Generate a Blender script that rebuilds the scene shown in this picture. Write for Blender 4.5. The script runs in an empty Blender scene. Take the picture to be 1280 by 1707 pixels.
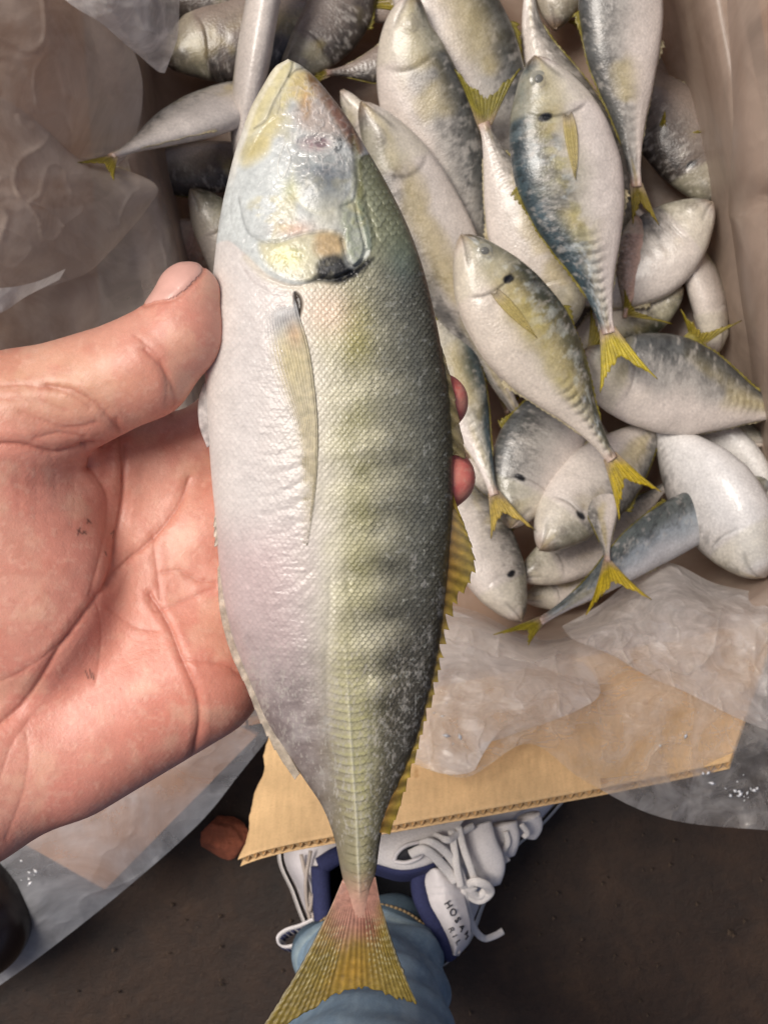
import bpy, math, random
import numpy as np
from mathutils import Vector

# ------------------------------------------------------------------ camera, sky, sun, exposure
sc = bpy.context.scene
COL = sc.collection
H = 0.85          # camera height over the ground (m)
F = 2300.0        # focal length in photograph pixels (1280 x 1707)
CX, CY = 640.0, 853.5

cam_d = bpy.data.cameras.new('camera')
cam = bpy.data.objects.new('camera', cam_d)
COL.objects.link(cam)
cam.location = (0, 0, H)
cam.rotation_euler = (0, 0, 0)
cam_d.sensor_width = 36.0
cam_d.lens = 36.0 * F / 1707.0
cam_d.clip_start = 0.01
cam_d.clip_end = 200
cam_d.dof.use_dof = True
cam_d.dof.focus_distance = 0.318
cam_d.dof.aperture_fstop = 70
sc.camera = cam

w = bpy.data.worlds.new('World')
sc.world = w
w.use_nodes = True
nt = w.node_tree
bg = nt.nodes['Background']
sky = nt.nodes.new('ShaderNodeTexSky')
sky.sky_type = 'NISHITA'
sky.sun_disc = False
SUN = Vector((-0.40, 0.22, 0.87)).normalized()
sky.sun_elevation = math.asin(SUN.z)
sky.sun_rotation = math.atan2(SUN.x, SUN.y)
sky.air_density = 0.5
sky.dust_density = 4.0
sky.ozone_density = 0.3
bg.inputs['Strength'].default_value = 0.085
nt.links.new(sky.outputs[0], bg.inputs[0])

sd = bpy.data.lights.new('sun', 'SUN')
sd.energy = 2.5
sd.angle = math.radians(24)
sd.color = (1.0, 0.94, 0.86)
so = bpy.data.objects.new('sun', sd)
COL.objects.link(so)
so.rotation_euler = (-SUN).to_track_quat('-Z', 'Y').to_euler()

sc.view_settings.view_transform = 'Standard'
sc.view_settings.look = 'None'
sc.view_settings.exposure = 0.2
sc.view_settings.gamma = 1.0

# ------------------------------------------------------------------ helpers
rng = np.random.default_rng(7)


def P(px, py, z):
    k = (H - z) / F
    return Vector(((px - CX) * k, -(py - CY) * k, z))


def PA(px, py, z):
    px, py, z = np.broadcast_arrays(np.asarray(px, float), np.asarray(py, float), np.asarray(z, float))
    k = (H - z) / F
    return np.stack([(px - CX) * k, -(py - CY) * k, z], -1)


def lin(c):
    c = np.asarray(c, float) / 255.0
    return np.where(c <= 0.04045, c / 12.92, ((c + 0.055) / 1.055) ** 2.4)


def sstep(a, b, x):
    t = np.clip((x - a) / (b - a), 0, 1)
    return t * t * (3 - 2 * t)


_lat = [np.random.default_rng(100 + i).random((256, 256)).astype(np.float32) for i in range(8)]


def vnoise(x, y, seed=0):
    L = _lat[seed % 8]
    ox = (seed * 37) % 251
    xi = np.floor(x).astype(int)
    yi = np.floor(y).astype(int)
    fx = x - xi
    fy = y - yi
    fx = fx * fx * (3 - 2 * fx)
    fy = fy * fy * (3 - 2 * fy)
    a = L[(xi + ox) & 255, yi & 255]
    b = L[(xi + 1 + ox) & 255, yi & 255]
    c = L[(xi + ox) & 255, (yi + 1) & 255]
    d = L[(xi + 1 + ox) & 255, (yi + 1) & 255]
    return (a * (1 - fx) + b * fx) * (1 - fy) + (c * (1 - fx) + d * fx) * fy


def fbm(x, y, scale, octv=4, seed=0, gain=0.5):
    s = np.zeros(np.broadcast(x, y).shape)
    amp = 1.0
    tot = 0
    f = 1.0 / scale
    for o in range(octv):
        s = s + amp * vnoise(x * f + o * 17.3, y * f + o * 9.1, seed + o)
        tot += amp
        amp *= gain
        f *= 2.03
    return s / tot


def catmull(pts, n):
    p = np.asarray(pts, float)
    m = len(p)
    q = np.vstack([2 * p[0] - p[1], p, 2 * p[-1] - p[-2]])
    u = np.linspace(0, m - 1, n)
    i = np.minimum(u.astype(int), m - 2)
    t = (u - i)[:, None]
    p0, p1, p2, p3 = q[i], q[i + 1], q[i + 2], q[i + 3]
    return 0.5 * (2 * p1 + (p2 - p0) * t + (2 * p0 - 5 * p1 + 4 * p2 - p3) * t ** 2 + (3 * p1 - p0 - 3 * p2 + p3) * t ** 3)


def hermite(xs, ys, x):
    xs = np.asarray(xs, float)
    ys = np.asarray(ys, float)
    d = np.diff(ys) / np.diff(xs)
    m = np.zeros(len(xs))
    m[1:-1] = np.where(d[:-1] * d[1:] > 0, 2 * d[:-1] * d[1:] / np.where(np.abs(d[:-1] + d[1:]) < 1e-9, 1e-9, d[:-1] + d[1:]), 0)
    m[0] = d[0]
    m[-1] = d[-1]
    x = np.clip(x, xs[0], xs[-1])
    i = np.clip(np.searchsorted(xs, x) - 1, 0, len(xs) - 2)
    h = xs[i + 1] - xs[i]
    t = (x - xs[i]) / h
    return ((2 * t ** 3 - 3 * t ** 2 + 1) * ys[i] + (t ** 3 - 2 * t ** 2 + t) * h * m[i]
            + (-2 * t ** 3 + 3 * t ** 2) * ys[i + 1] + (t ** 3 - t ** 2) * h * m[i + 1])


def dpoly(X, Y, pts, margin=60.0, smooth=True, closed=False):
    """distance of every point to a polyline (large beyond margin)"""
    pts = np.asarray(pts, float)
    if closed:
        pts = np.vstack([pts, pts[:1]])
    if smooth and len(pts) > 2 and not closed:
        pts = catmull(pts, (len(pts) - 1) * 4 + 1)
    out = np.full(X.shape, 1e3)
    lo = pts.min(0) - margin
    hi = pts.max(0) + margin
    idx = np.nonzero((X > lo[0]) & (X < hi[0]) & (Y > lo[1]) & (Y < hi[1]))[0]
    if len(idx) == 0:
        return out
    x = X[idx]
    y = Y[idx]
    d = np.full(x.shape, 1e6)
    for a, b in zip(pts[:-1], pts[1:]):
        ab = b - a
        L2 = ab @ ab + 1e-9
        t = np.clip(((x - a[0]) * ab[0] + (y - a[1]) * ab[1]) / L2, 0, 1)
        d = np.minimum(d, (x - a[0] - t * ab[0]) ** 2 + (y - a[1] - t * ab[1]) ** 2)
    out[idx] = np.sqrt(d)
    return out


def sdpoly(X, Y, pts, margin=60.0):
    """signed distance to a closed polygon, negative inside"""
    pts = np.asarray(pts, float)
    d = dpoly(X, Y, pts, margin, False, True)
    ins = np.zeros(X.shape, bool)
    n = len(pts)
    for i in range(n):
        a = pts[i]
        b = pts[(i + 1) % n]
        if a[1] == b[1]:
            continue
        c = ((a[1] > Y) != (b[1] > Y)) & (X < (b[0] - a[0]) * (Y - a[1]) / (b[1] - a[1]) + a[0])
        ins ^= c
    return np.where(ins, -d, d)


def smooth_closed(pts, k=4):
    p = np.asarray(pts, float)
    n = len(p)
    q = np.vstack([p[-2:], p, p[:3]])
    c = catmull(q, (len(q) - 1) * k + 1)
    return c[2 * k:(2 + n) * k]


def link(name, me, parent=None, mat=None):
    o = bpy.data.objects.new(name, me)
    COL.objects.link(o)
    if parent:
        o.parent = parent
    if mat:
        me.materials.append(mat)
    return o


def tag(o, label=None, cat=None, group=None, kind=None):
    if label:
        o['label'] = label
    if cat:
        o['category'] = cat
    if group:
        o['group'] = group
    if kind:
        o['kind'] = kind
    return o


def empty(name, loc, label, cat, group=None):
    o = bpy.data.objects.new(name, None)
    o.empty_display_size = 0.02
    COL.objects.link(o)
    o.location = loc
    return tag(o, label, cat, group)


def mesh_np(name, V, Q, mat, parent=None, col=None, smooth=True, T=None):
    """mesh from numpy: V (n,3) world coords, Q quads (m,4), T tris (k,3)"""
    V = np.asarray(V, np.float32).reshape(-1, 3)
    if parent is not None:
        V = V - np.asarray(parent.matrix_world.translation if False else root_loc(parent), np.float32)
    me = bpy.data.meshes.new(name)
    Q = np.zeros((0, 4), np.int32) if Q is None else np.asarray(Q, np.int32)
    T = np.zeros((0, 3), np.int32) if T is None else np.asarray(T, np.int32)
    nl = Q.size + T.size
    me.vertices.add(len(V))
    me.vertices.foreach_set('co', V.ravel())
    me.loops.add(nl)
    me.loops.foreach_set('vertex_index', np.concatenate([Q.ravel(), T.ravel()]))
    npoly = len(Q) + len(T)
    me.polygons.add(npoly)
    ls = np.concatenate([np.arange(len(Q)) * 4, len(Q) * 4 + np.arange(len(T)) * 3]).astype(np.int32)
    me.polygons.foreach_set('loop_start', ls)
    me.polygons.foreach_set('use_smooth', np.full(npoly, smooth))
    me.update(calc_edges=True)
    me.validate()
    if col is not None:
        a = me.color_attributes.new('Col', 'FLOAT_COLOR', 'POINT')
        c = np.ones((len(V), 4), np.float32)
        col = np.asarray(col, np.float32)
        c[:, :col.shape[1]] = col
        a.data.foreach_set('color', c.ravel())
    return link(name, me, parent, mat)


def root_loc(o):
    p = np.zeros(3)
    while o is not None:
        p = p + np.array(o.location)
        o = o.parent
    return p


def gridq(nu, nv, closed_u=False, off=0):
    """quads for a grid stored [v, u] (v rows of u columns)"""
    u = np.arange(nu if closed_u else nu - 1)
    v = np.arange(nv - 1)
    V, U = np.meshgrid(v, u, indexing='ij')
    U2 = (U + 1) % nu
    return (np.stack([V * nu + U, V * nu + U2, (V + 1) * nu + U2, (V + 1) * nu + U], -1).reshape(-1, 4) + off)


def solidify(o, t, off=-1):
    m = o.modifiers.new('thick', 'SOLIDIFY')
    m.thickness = t
    m.offset = off
    return o


def tube(name, pts, r, mat, parent=None, n=10, res=6, flat=1.0, caps=True):
    p = catmull(pts, (len(pts) - 1) * res + 1) if len(pts) > 2 else np.asarray(pts, float)
    m = len(p)
    rad = np.interp(np.linspace(0, 1, m), np.linspace(0, 1, len(r)), r) if hasattr(r, '__len__') else np.full(m, r)
    T = np.gradient(p, axis=0)
    T /= np.linalg.norm(T, axis=1)[:, None] + 1e-12
    up = np.array([0, 0, 1.0])
    N = np.cross(T, up)
    ln = np.linalg.norm(N, axis=1)[:, None]
    N = np.where(ln < 1e-3, np.array([[1.0, 0, 0]]), N / (ln + 1e-12))
    B = np.cross(N, T)
    a = np.linspace(0, 2 * np.pi, n, endpoint=False)
    V = p[:, None] + rad[:, None, None] * (np.cos(a)[None, :, None] * N[:, None] + flat * np.sin(a)[None, :, None] * B[:, None])
    V = V.reshape(-1, 3)
    Q = gridq(n, m, True)
    Tt = None
    if caps:
        V = np.vstack([V, p[:1], p[-1:]])
        c0 = m * n
        i = np.arange(n)
        Tt = np.vstack([np.stack([np.full(n, c0), (i + 1) % n, i], -1),
                        np.stack([np.full(n, c0 + 1), (m - 1) * n + i, (m - 1) * n + (i + 1) % n], -1)])
    return mesh_np(name, V, Q, mat, parent, T=Tt)


# ------------------------------------------------------------------ materials
def mat_new(name):
    m = bpy.data.materials.new(name)
    m.use_nodes = True
    n = m.node_tree.nodes
    return m, n, m.node_tree.links, n['Principled BSDF']


def noise_node(n, l, scale, detail=4, rough=0.6, coord='Object', dist=0.0):
    tc = n.new('ShaderNodeTexCoord')
    t = n.new('ShaderNodeTexNoise')
    t.inputs['Scale'].default_value = scale
    t.inputs['Detail'].default_value = detail
    t.inputs['Roughness'].default_value = rough
    t.inputs['Distortion'].default_value = dist
    l.new(tc.outputs[coord], t.inputs['Vector'])
    return t


def ramp(n, l, src, stops):
    r = n.new('ShaderNodeValToRGB')
    el = r.color_ramp.elements
    while len(el) < len(stops):
        el.new(0.5)
    for e, (p, c) in zip(el, stops):
        e.position = p
        e.color = (*c, 1) if len(c) == 3 else c
    l.new(src, r.inputs[0])
    return r


def bump(n, l, b, src, strength, dist):
    bp = n.new('ShaderNodeBump')
    bp.inputs['Strength'].default_value = strength
    bp.inputs['Distance'].default_value = dist
    l.new(src, bp.inputs['Height'])
    l.new(bp.outputs[0], b.inputs['Normal'])
    return bp


def mat_simple(name, rgb, rough=0.6, nscale=60, var=0.15, bstr=0.3, bdist=0.001, spec=0.4):
    m, n, l, b = mat_new(name)
    c = lin(rgb)
    t = noise_node(n, l, nscale, 5)
    r = ramp(n, l, t.outputs[0], [(0.3, tuple(c * (1 - var))), (0.7, tuple(np.minimum(c * (1 + var), 1)))])
    l.new(r.outputs[0], b.inputs['Base Color'])
    b.inputs['Roughness'].default_value = rough
    b.inputs['Specular IOR Level'].default_value = spec
    bump(n, l, b, t.outputs[0], bstr, bdist)
    return m


def mat_col(name, sheen_metal=0.0, nscale=900, bstr=0.25, bdist=0.0004, var=0.25, sss=0.0, coat=0.0, fixed_rough=None, scaly=0):
    """colour attribute (alpha = roughness) broken up by procedural noise"""
    m, n, l, b = mat_new(name)
    at = n.new('ShaderNodeAttribute')
    at.attribute_name = 'Col'
    t = noise_node(n, l, nscale, 3, 0.65)
    t2 = noise_node(n, l, nscale * 0.14, 4, 0.65)
    mx = n.new('ShaderNodeMath')
    mx.operation = 'ADD'
    l.new(t.outputs[0], mx.inputs[0])
    l.new(t2.outputs[0], mx.inputs[1])
    mr = n.new('ShaderNodeMapRange')
    mr.inputs[1].default_value = 0.6
    mr.inputs[2].default_value = 1.4
    mr.inputs[3].default_value = 1 - var
    mr.inputs[4].default_value = 1 + var
    l.new(mx.outputs[0], mr.inputs[0])
    mul = n.new('ShaderNodeVectorMath')
    mul.operation = 'SCALE'
    l.new(at.outputs['Color'], mul.inputs[0])
    l.new(mr.outputs[0], mul.inputs['Scale'])
    l.new(mul.outputs[0], b.inputs['Base Color'])
    if fixed_rough is None:
        l.new(at.outputs['Alpha'], b.inputs['Roughness'])
    else:
        b.inputs['Roughness'].default_value = fixed_rough
    b.inputs['Metallic'].default_value = sheen_metal
    if coat:
        b.inputs['Coat Weight'].default_value = coat
        b.inputs['Coat Roughness'].default_value = 0.15
    if sss:
        b.inputs['Subsurface Weight'].default_value = sss
        b.inputs['Subsurface Radius'].default_value = (0.006, 0.0022, 0.0012)
        b.inputs['Subsurface Scale'].default_value = 0.5
    bp0 = bump(n, l, b, t.outputs[0], bstr, bdist)
    if scaly:
        tcv = n.new('ShaderNodeTexCoord')
        vo = n.new('ShaderNodeTexVoronoi')
        vo.inputs['Scale'].default_value = scaly
        l.new(tcv.outputs['Object'], vo.inputs['Vector'])
        bv = n.new('ShaderNodeBump')
        bv.inputs['Strength'].default_value = 0.2
        bv.inputs['Distance'].default_value = 0.0007
        l.new(vo.outputs['Distance'], bv.inputs['Height'])
        l.new(bp0.outputs[0], bv.inputs['Normal'])
        l.new(bv.outputs[0], b.inputs['Normal'])
        mv = n.new('ShaderNodeMapRange')
        mv.inputs[1].default_value = 0.0
        mv.inputs[2].default_value = 0.8
        mv.inputs[3].default_value = 1.08
        mv.inputs[4].default_value = 0.92
        l.new(vo.outputs['Distance'], mv.inputs[0])
        ml_ = n.new('ShaderNodeVectorMath')
        ml_.operation = 'SCALE'
        l.new(mul.outputs[0], ml_.inputs[0])
        l.new(mv.outputs[0], ml_.inputs['Scale'])
        l.new(ml_.outputs[0], b.inputs['Base Color'])
    return m


def mat_fin(name, see=0.12, trans=0.35):
    m, n, l, b = mat_new(name)
    at = n.new('ShaderNodeAttribute')
    at.attribute_name = 'Col'
    t = noise_node(n, l, 700, 4)
    mr = n.new('ShaderNodeMapRange')
    mr.inputs[1].default_value = 0.3
    mr.inputs[2].default_value = 0.7
    mr.inputs[3].default_value = 0.75
    mr.inputs[4].default_value = 1.25
    l.new(t.outputs[0], mr.inputs[0])
    mul = n.new('ShaderNodeVectorMath')
    mul.operation = 'SCALE'
    l.new(at.outputs['Color'], mul.inputs[0])
    l.new(mr.outputs[0], mul.inputs['Scale'])
    l.new(mul.outputs[0], b.inputs['Base Color'])
    b.inputs['Roughness'].default_value = 0.35
    bump(n, l, b, t.outputs[0], 0.3, 0.0005)
    tr = n.new('ShaderNodeBsdfTranslucent')
    l.new(mul.outputs[0], tr.inputs['Color'])
    tp = n.new('ShaderNodeBsdfTransparent')
    m1 = n.new('ShaderNodeMixShader')
    m1.inputs[0].default_value = trans
    l.new(b.outputs[0], m1.inputs[1])
    l.new(tr.outputs[0], m1.inputs[2])
    m2 = n.new('ShaderNodeMixShader')
    iv = n.new('ShaderNodeMath')
    iv.operation = 'MULTIPLY_ADD'
    iv.use_clamp = True
    iv.inputs[1].default_value = -(1 - see)
    iv.inputs[2].default_value = 1
    l.new(at.outputs['Alpha'], iv.inputs[0])
    l.new(iv.outputs[0], m2.inputs[0])
    l.new(m1.outputs[0], m2.inputs[1])
    l.new(tp.outputs[0], m2.inputs[2])
    l.new(m2.outputs[0], n['Material Output'].inputs[0])
    return m


def mat_plastic(name, rgb, lo, hi, nscale=22, rough=0.3, spec=0.5, stress=.04):
    """milky polythene film: partly see-through, whiter where it is creased or scuffed"""
    m, n, l, b = mat_new(name)
    c = lin(rgb)
    t = noise_node(n, l, nscale, 6, 0.62, dist=1.2)
    t2 = noise_node(n, l, nscale * 9, 5, 0.7)
    b.inputs['Base Color'].default_value = (*c, 1)
    b.inputs['Roughness'].default_value = rough
    b.inputs['Specular IOR Level'].default_value = spec
    bump(n, l, b, t2.outputs[0], 0.25, 0.0012)
    tr = n.new('ShaderNodeBsdfTranslucent')
    tr.inputs['Color'].default_value = (*c, 1)
    m1 = n.new('ShaderNodeMixShader')
    m1.inputs[0].default_value = 0.35
    l.new(b.outputs[0], m1.inputs[1])
    l.new(tr.outputs[0], m1.inputs[2])
    mr = n.new('ShaderNodeMapRange')
    mr.inputs[1].default_value = 0.36
    mr.inputs[2].default_value = 0.66
    mr.inputs[3].default_value = lo
    mr.inputs[4].default_value = hi
    l.new(t.outputs[0], mr.inputs[0])
    lw = n.new('ShaderNodeLayerWeight')
    lw.inputs[0].default_value = 0.25
    ad = n.new('ShaderNodeMath')
    ad.operation = 'MULTIPLY_ADD'
    ad.use_clamp = True
    l.new(lw.outputs['Facing'], ad.inputs[0])
    ad.inputs[1].default_value = 0.45
    l.new(mr.outputs[0], ad.inputs[2])
    t3 = noise_node(n, l, nscale * 0.9, 3, 0.5, dist=1.4)
    sub = n.new('ShaderNodeMath')
    sub.operation = 'SUBTRACT'
    l.new(t3.outputs[0], sub.inputs[0])
    sub.inputs[1].default_value = 0.5
    ab = n.new('ShaderNodeMath')
    ab.operation = 'ABSOLUTE'
    l.new(sub.outputs[0], ab.inputs[0])
    m3 = n.new('ShaderNodeMapRange')
    m3.inputs[1].default_value = 0.0
    m3.inputs[2].default_value = 0.035
    m3.inputs[3].default_value = stress
    m3.inputs[4].default_value = 0.0
    l.new(ab.outputs[0], m3.inputs[0])
    ad2 = n.new('ShaderNodeMath')
    ad2.operation = 'ADD'
    ad2.use_clamp = True
    l.new(ad.outputs[0], ad2.inputs[0])
    l.new(m3.outputs[0], ad2.inputs[1])
    tp = n.new('ShaderNodeBsdfTransparent')
    tp.inputs['Color'].default_value = (0.95, 0.94, 0.93, 1)
    m2 = n.new('ShaderNodeMixShader')
    l.new(ad2.outputs[0], m2.inputs[0])
    l.new(tp.outputs[0], m2.inputs[1])
    l.new(m1.outputs[0], m2.inputs[2])
    l.new(m2.outputs[0], n['Material Output'].inputs[0])
    return m


M_FISH = mat_col('fish_skin', 0.0, 900, 0.2, 0.0004, 0.16, coat=0.12)
M_BOXFISH = mat_col('dull_fish_skin', 0.0, 620, 0.3, 0.0006, 0.22, coat=0.25, scaly=760)
M_FIN = mat_fin('fin_membrane')
M_SKIN = mat_col('hand_skin', 0.0, 2200, 0.42, 0.00016, 0.09, sss=0.16, fixed_rough=0.42)
M_NAIL = mat_simple('thumb_nail', (212, 164, 150), 0.32, 300, 0.06, 0.05, 0.0003)
M_EYE = mat_simple('clouded_eye', (142, 140, 128), 0.15, 300, 0.2, 0.05, 0.0003)
M_PUPIL = mat_simple('clouded_pupil', (104, 104, 100), 0.12, 300, 0.15, 0.02, 0.0002)
M_CARD = None
M_RUBBER = mat_simple('dark_gloss', (28, 20, 20), 0.25, 30, 0.3, 0.1, 0.0006)


def make_cardboard(name, rgb):
    m, n, l, b = mat_new(name)
    c = lin(rgb)
    t = noise_node(n, l, 45, 6, 0.65)
    t2 = noise_node(n, l, 900, 3, 0.7)
    r = ramp(n, l, t.outputs[0], [(0.3, tuple(c * 0.82)), (0.7, tuple(c * 1.08))])
    r2 = ramp(n, l, t2.outputs[0], [(0.25, (0.72, 0.70, 0.66)), (0.5, (1, 1, 1))])
    mx = n.new('ShaderNodeMix')
    mx.data_type = 'RGBA'
    mx.blend_type = 'MULTIPLY'
    mx.inputs[0].default_value = 0.6
    l.new(r.outputs[0], mx.inputs[6])
    l.new(r2.outputs[0], mx.inputs[7])
    tcs = n.new('ShaderNodeTexCoord')
    mp = n.new('ShaderNodeMapping')
    mp.inputs['Rotation'].default_value = (0, 0, math.radians(-11))
    mp.inputs['Scale'].default_value = (420, 26, 60)
    l.new(tcs.outputs['Object'], mp.inputs['Vector'])
    ts = n.new('ShaderNodeTexNoise')
    ts.inputs['Scale'].default_value = 1.0
    ts.inputs['Detail'].default_value = 5
    l.new(mp.outputs[0], ts.inputs['Vector'])
    rs_ = ramp(n, l, ts.outputs[0], [(0.3, (0.93, 0.925, 0.92)), (0.65, (1.06, 1.06, 1.06))])
    tb = noise_node(n, l, 60, 3, 0.5)
    rb = ramp(n, l, tb.outputs[0], [(0.70, (1, 1, 1)), (0.74, (0.80, 0.72, 0.62))])
    mxa = n.new('ShaderNodeMix')
    mxa.data_type = 'RGBA'
    mxa.blend_type = 'MULTIPLY'
    mxa.inputs[0].default_value = 1.0
    l.new(mx.outputs[2], mxa.inputs[6])
    l.new(rs_.outputs[0], mxa.inputs[7])
    mxb = n.new('ShaderNodeMix')
    mxb.data_type = 'RGBA'
    mxb.blend_type = 'MULTIPLY'
    mxb.inputs[0].default_value = 1.0
    l.new(mxa.outputs[2], mxb.inputs[6])
    l.new(rb.outputs[0], mxb.inputs[7])
    l.new(mxb.outputs[2], b.inputs['Base Color'])
    b.inputs['Roughness'].default_value = 0.8
    b.inputs['Specular IOR Level'].default_value = 0.2
    bump(n, l, b, t2.outputs[0], 0.3, 0.0004)
    return m


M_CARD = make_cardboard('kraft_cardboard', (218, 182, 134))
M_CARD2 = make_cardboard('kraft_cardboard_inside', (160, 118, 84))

# ------------------------------------------------------------------ the ground
def build_ground():
    n = 260
    t = np.linspace(-1, 1, n)
    g = np.sign(t) * (np.abs(t) ** 3) * 20 + t * 0.6
    X, Y = np.meshgrid(g, g)
    Z = 0.004 * (fbm(X * 1000, Y * 1000, 60, 5, 1) - 0.5) + 0.0015 * (fbm(X * 1000, Y * 1000, 9, 3, 3) - 0.5) - 0.002
    m, nn, l, b = mat_new('dark_earth')
    t1 = noise_node(nn, l, 9, 8, 0.7)
    t2 = noise_node(nn, l, 70, 6, 0.75)
    c1 = ramp(nn, l, t1.outputs[0], [(0.3, tuple(lin((26, 16, 9)))), (0.55, tuple(lin((48, 31, 18)))), (0.75, tuple(lin((64, 45, 28))))])
    c2 = ramp(nn, l, t2.outputs[0], [(0.32, (0.35, 0.33, 0.3)), (0.5, (0.9, 0.9, 0.9)), (0.72, (1.5, 1.5, 1.45))])
    mx = nn.new('ShaderNodeMix')
    mx.data_type = 'RGBA'
    mx.blend_type = 'MULTIPLY'
    mx.inputs[0].default_value = 0.55
    l.new(c1.outputs[0], mx.inputs[6])
    l.new(c2.outputs[0], mx.inputs[7])
    l.new(mx.outputs[2], b.inputs['Base Color'])
    b.inputs['Roughness'].default_value = 0.75
    bump(nn, l, b, t2.outputs[0], 0.6, 0.004)
    o = mesh_np('ground', np.stack([X, Y, Z], -1), gridq(n, n), m)
    tag(o, kind='structure')


build_ground()

# ------------------------------------------------------------------ the cardboard box
RIM = 0.105
C0 = P(412, 1196, RIM)
CE = P(1310, 1020, RIM)
ex = np.array((CE - C0).normalized())
ey = np.array([-ex[1], ex[0], 0.0])          # away from the front wall, up in the picture
BW, BD = 0.325, 0.49                          # inner width and depth
box = empty('cardboard_box', (C0.x, C0.y, 0), 'open brown corrugated cardboard box lined with plastic and heaped with fish', 'box')


def bp(u, v, z):
    return np.array([C0.x, C0.y, 0]) + ex * u + ey * v + np.array([0, 0, z])


def slab(name, a, bvec, cvec, t, mat, parent, nu=24, nv=12, rough=0.0006, seed=0):
    """a thin panel spanned by two edge vectors with thickness t (closed)"""
    a = np.asarray(a, float)
    nrm = np.cross(bvec, cvec)
    nrm /= np.linalg.norm(nrm)
    u = np.linspace(0, 1, nu)
    v = np.linspace(0, 1, nv)
    V, U = np.meshgrid(v, u, indexing='ij')
    base = a + U[..., None] * bvec + V[..., None] * cvec
    jit = rough * (fbm(U * 40, V * 40, 6, 3, seed) - 0.5)
    top = (base + nrm * jit[..., None]).reshape(-1, 3)
    bot = (base - nrm * t).reshape(-1, 3)
    N = nu * nv
    Q = [gridq(nu, nv), gridq(nu, nv)[:, ::-1] + N]
    ring = list(range(nu)) + [nu * (i + 1) - 1 for i in range(1, nv)] + [N - 1 - i for i in range(1, nu)] + [nu * (nv - 1 - i) for i in range(1, nv - 1)]
    r = np.array(ring)
    r2 = np.roll(r, -1)
    Q.append(np.stack([r, r + N, r2 + N, r2], -1))
    return mesh_np(name, np.vstack([top, bot]), np.vstack(Q), mat, parent, smooth=False)


T = 0.004
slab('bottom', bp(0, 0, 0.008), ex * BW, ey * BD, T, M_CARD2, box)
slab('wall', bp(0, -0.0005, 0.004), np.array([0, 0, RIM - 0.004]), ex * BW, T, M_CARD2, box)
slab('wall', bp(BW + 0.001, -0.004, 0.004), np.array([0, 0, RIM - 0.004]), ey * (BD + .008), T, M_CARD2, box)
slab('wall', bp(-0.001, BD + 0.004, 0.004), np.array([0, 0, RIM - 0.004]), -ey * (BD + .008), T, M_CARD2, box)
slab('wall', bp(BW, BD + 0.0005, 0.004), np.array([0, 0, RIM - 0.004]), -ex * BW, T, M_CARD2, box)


def corrugated_flap():
    A = np.array(P(462, 1188, RIM + .002))
    B = np.array(P(1302, 1022, RIM + .002))
    Dd = np.array(P(398, 1428, 0.166))
    Cc = np.array(P(1216, 1268, 0.166))
    nu, nv = 220, 40
    u = np.linspace(0, 1, nu)
    v = np.linspace(0, 1, nv)
    V, U = np.meshgrid(v, u, indexing='ij')
    base = (A * (1 - U[..., None]) + B * U[..., None]) * (1 - V[..., None]) + (Dd * (1 - U[..., None]) + Cc * U[..., None]) * V[..., None]
    nrm = np.cross(B - A, A - Dd)
    nrm /= np.linalg.norm(nrm)
    if nrm[2] < 0:
        nrm = -nrm
    eu = (B - A) / np.linalg.norm(B - A)
    # torn left edge, dented free edge
    tear = (0.0012 * (fbm(V * 60, V * 0, 2.3, 3, 2) - 0.5) + 0.0045 * (vnoise(V * 7, V * 0 + 3, 4) - 0.5)) * np.exp(-U * 45)
    wave = 0.002 * np.sin(U * 5 + 1) * V + 0.0010 * (fbm(U * 30, V * 4, 3, 3, 5) - 0.5) + 0.004 * V * (np.exp(-U * 30)) * -1
    base = base + tear[..., None] * eu
    flute = 0.00010 * np.sin(U * nu_f * 2 * np.pi)
    th = 0.0062
    flap = mesh_like = None
    top = (base + nrm * (wave + flute)[..., None])
    bot = (base + nrm * (wave - th)[..., None])
    f = mesh_np('front_flap', top.reshape(-1, 3), gridq(nu, nv)[:, ::-1], M_CARD, box)
    solidify(f, 0.0004)
    f['label'] = 'folded out front flap with bare corrugated edge'
    g = mesh_np('lower_liner', bot.reshape(-1, 3), gridq(nu, nv)[:, ::-1], M_CARD, f)
    solidify(g, 0.0004)
    # the wavy flutes between the two liners
    n2 = nu_f * 12
    u2 = np.linspace(0.002, 1, n2)
    vv = np.linspace(0.05, 0.995, 6)
    V2, U2 = np.meshgrid(vv, u2, indexing='ij')
    b2 = (A * (1 - U2[..., None]) + B * U2[..., None]) * (1 - V2[..., None]) + (Dd * (1 - U2[..., None]) + Cc * U2[..., None]) * V2[..., None]
    wv = 0.002 * np.sin(U2 * 5 + 1) * V2 + 0.0010 * (fbm(U2 * 30, V2 * 4, 3, 3, 5) - 0.5) + 0.004 * V2 * (np.exp(-U2 * 30)) * -1
    tri = 2 / np.pi * np.arcsin(np.sin(U2 * nu_f * 2 * np.pi + 0.8 * np.sin(U2 * 40)))
    b2 = b2 + nrm * (wv - th * 0.5 + tri * (th * 0.5 - 0.0006))[..., None]
    h = mesh_np('flutes', b2.reshape(-1, 3), gridq(n2, 6), M_CARD, f, smooth=True)
    solidify(h, 0.0004, 0)
    h['kind'] = 'stuff'


nu_f = 56
corrugated_flap()

# left flap folded out, its front edge showing through the film
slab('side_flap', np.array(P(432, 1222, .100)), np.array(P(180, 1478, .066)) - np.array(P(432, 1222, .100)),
     np.array(P(-60, 900, .08)) - np.array(P(402, 1150, .100)), T, M_CARD2, box, 40, 12, 0.001, 3)

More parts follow.
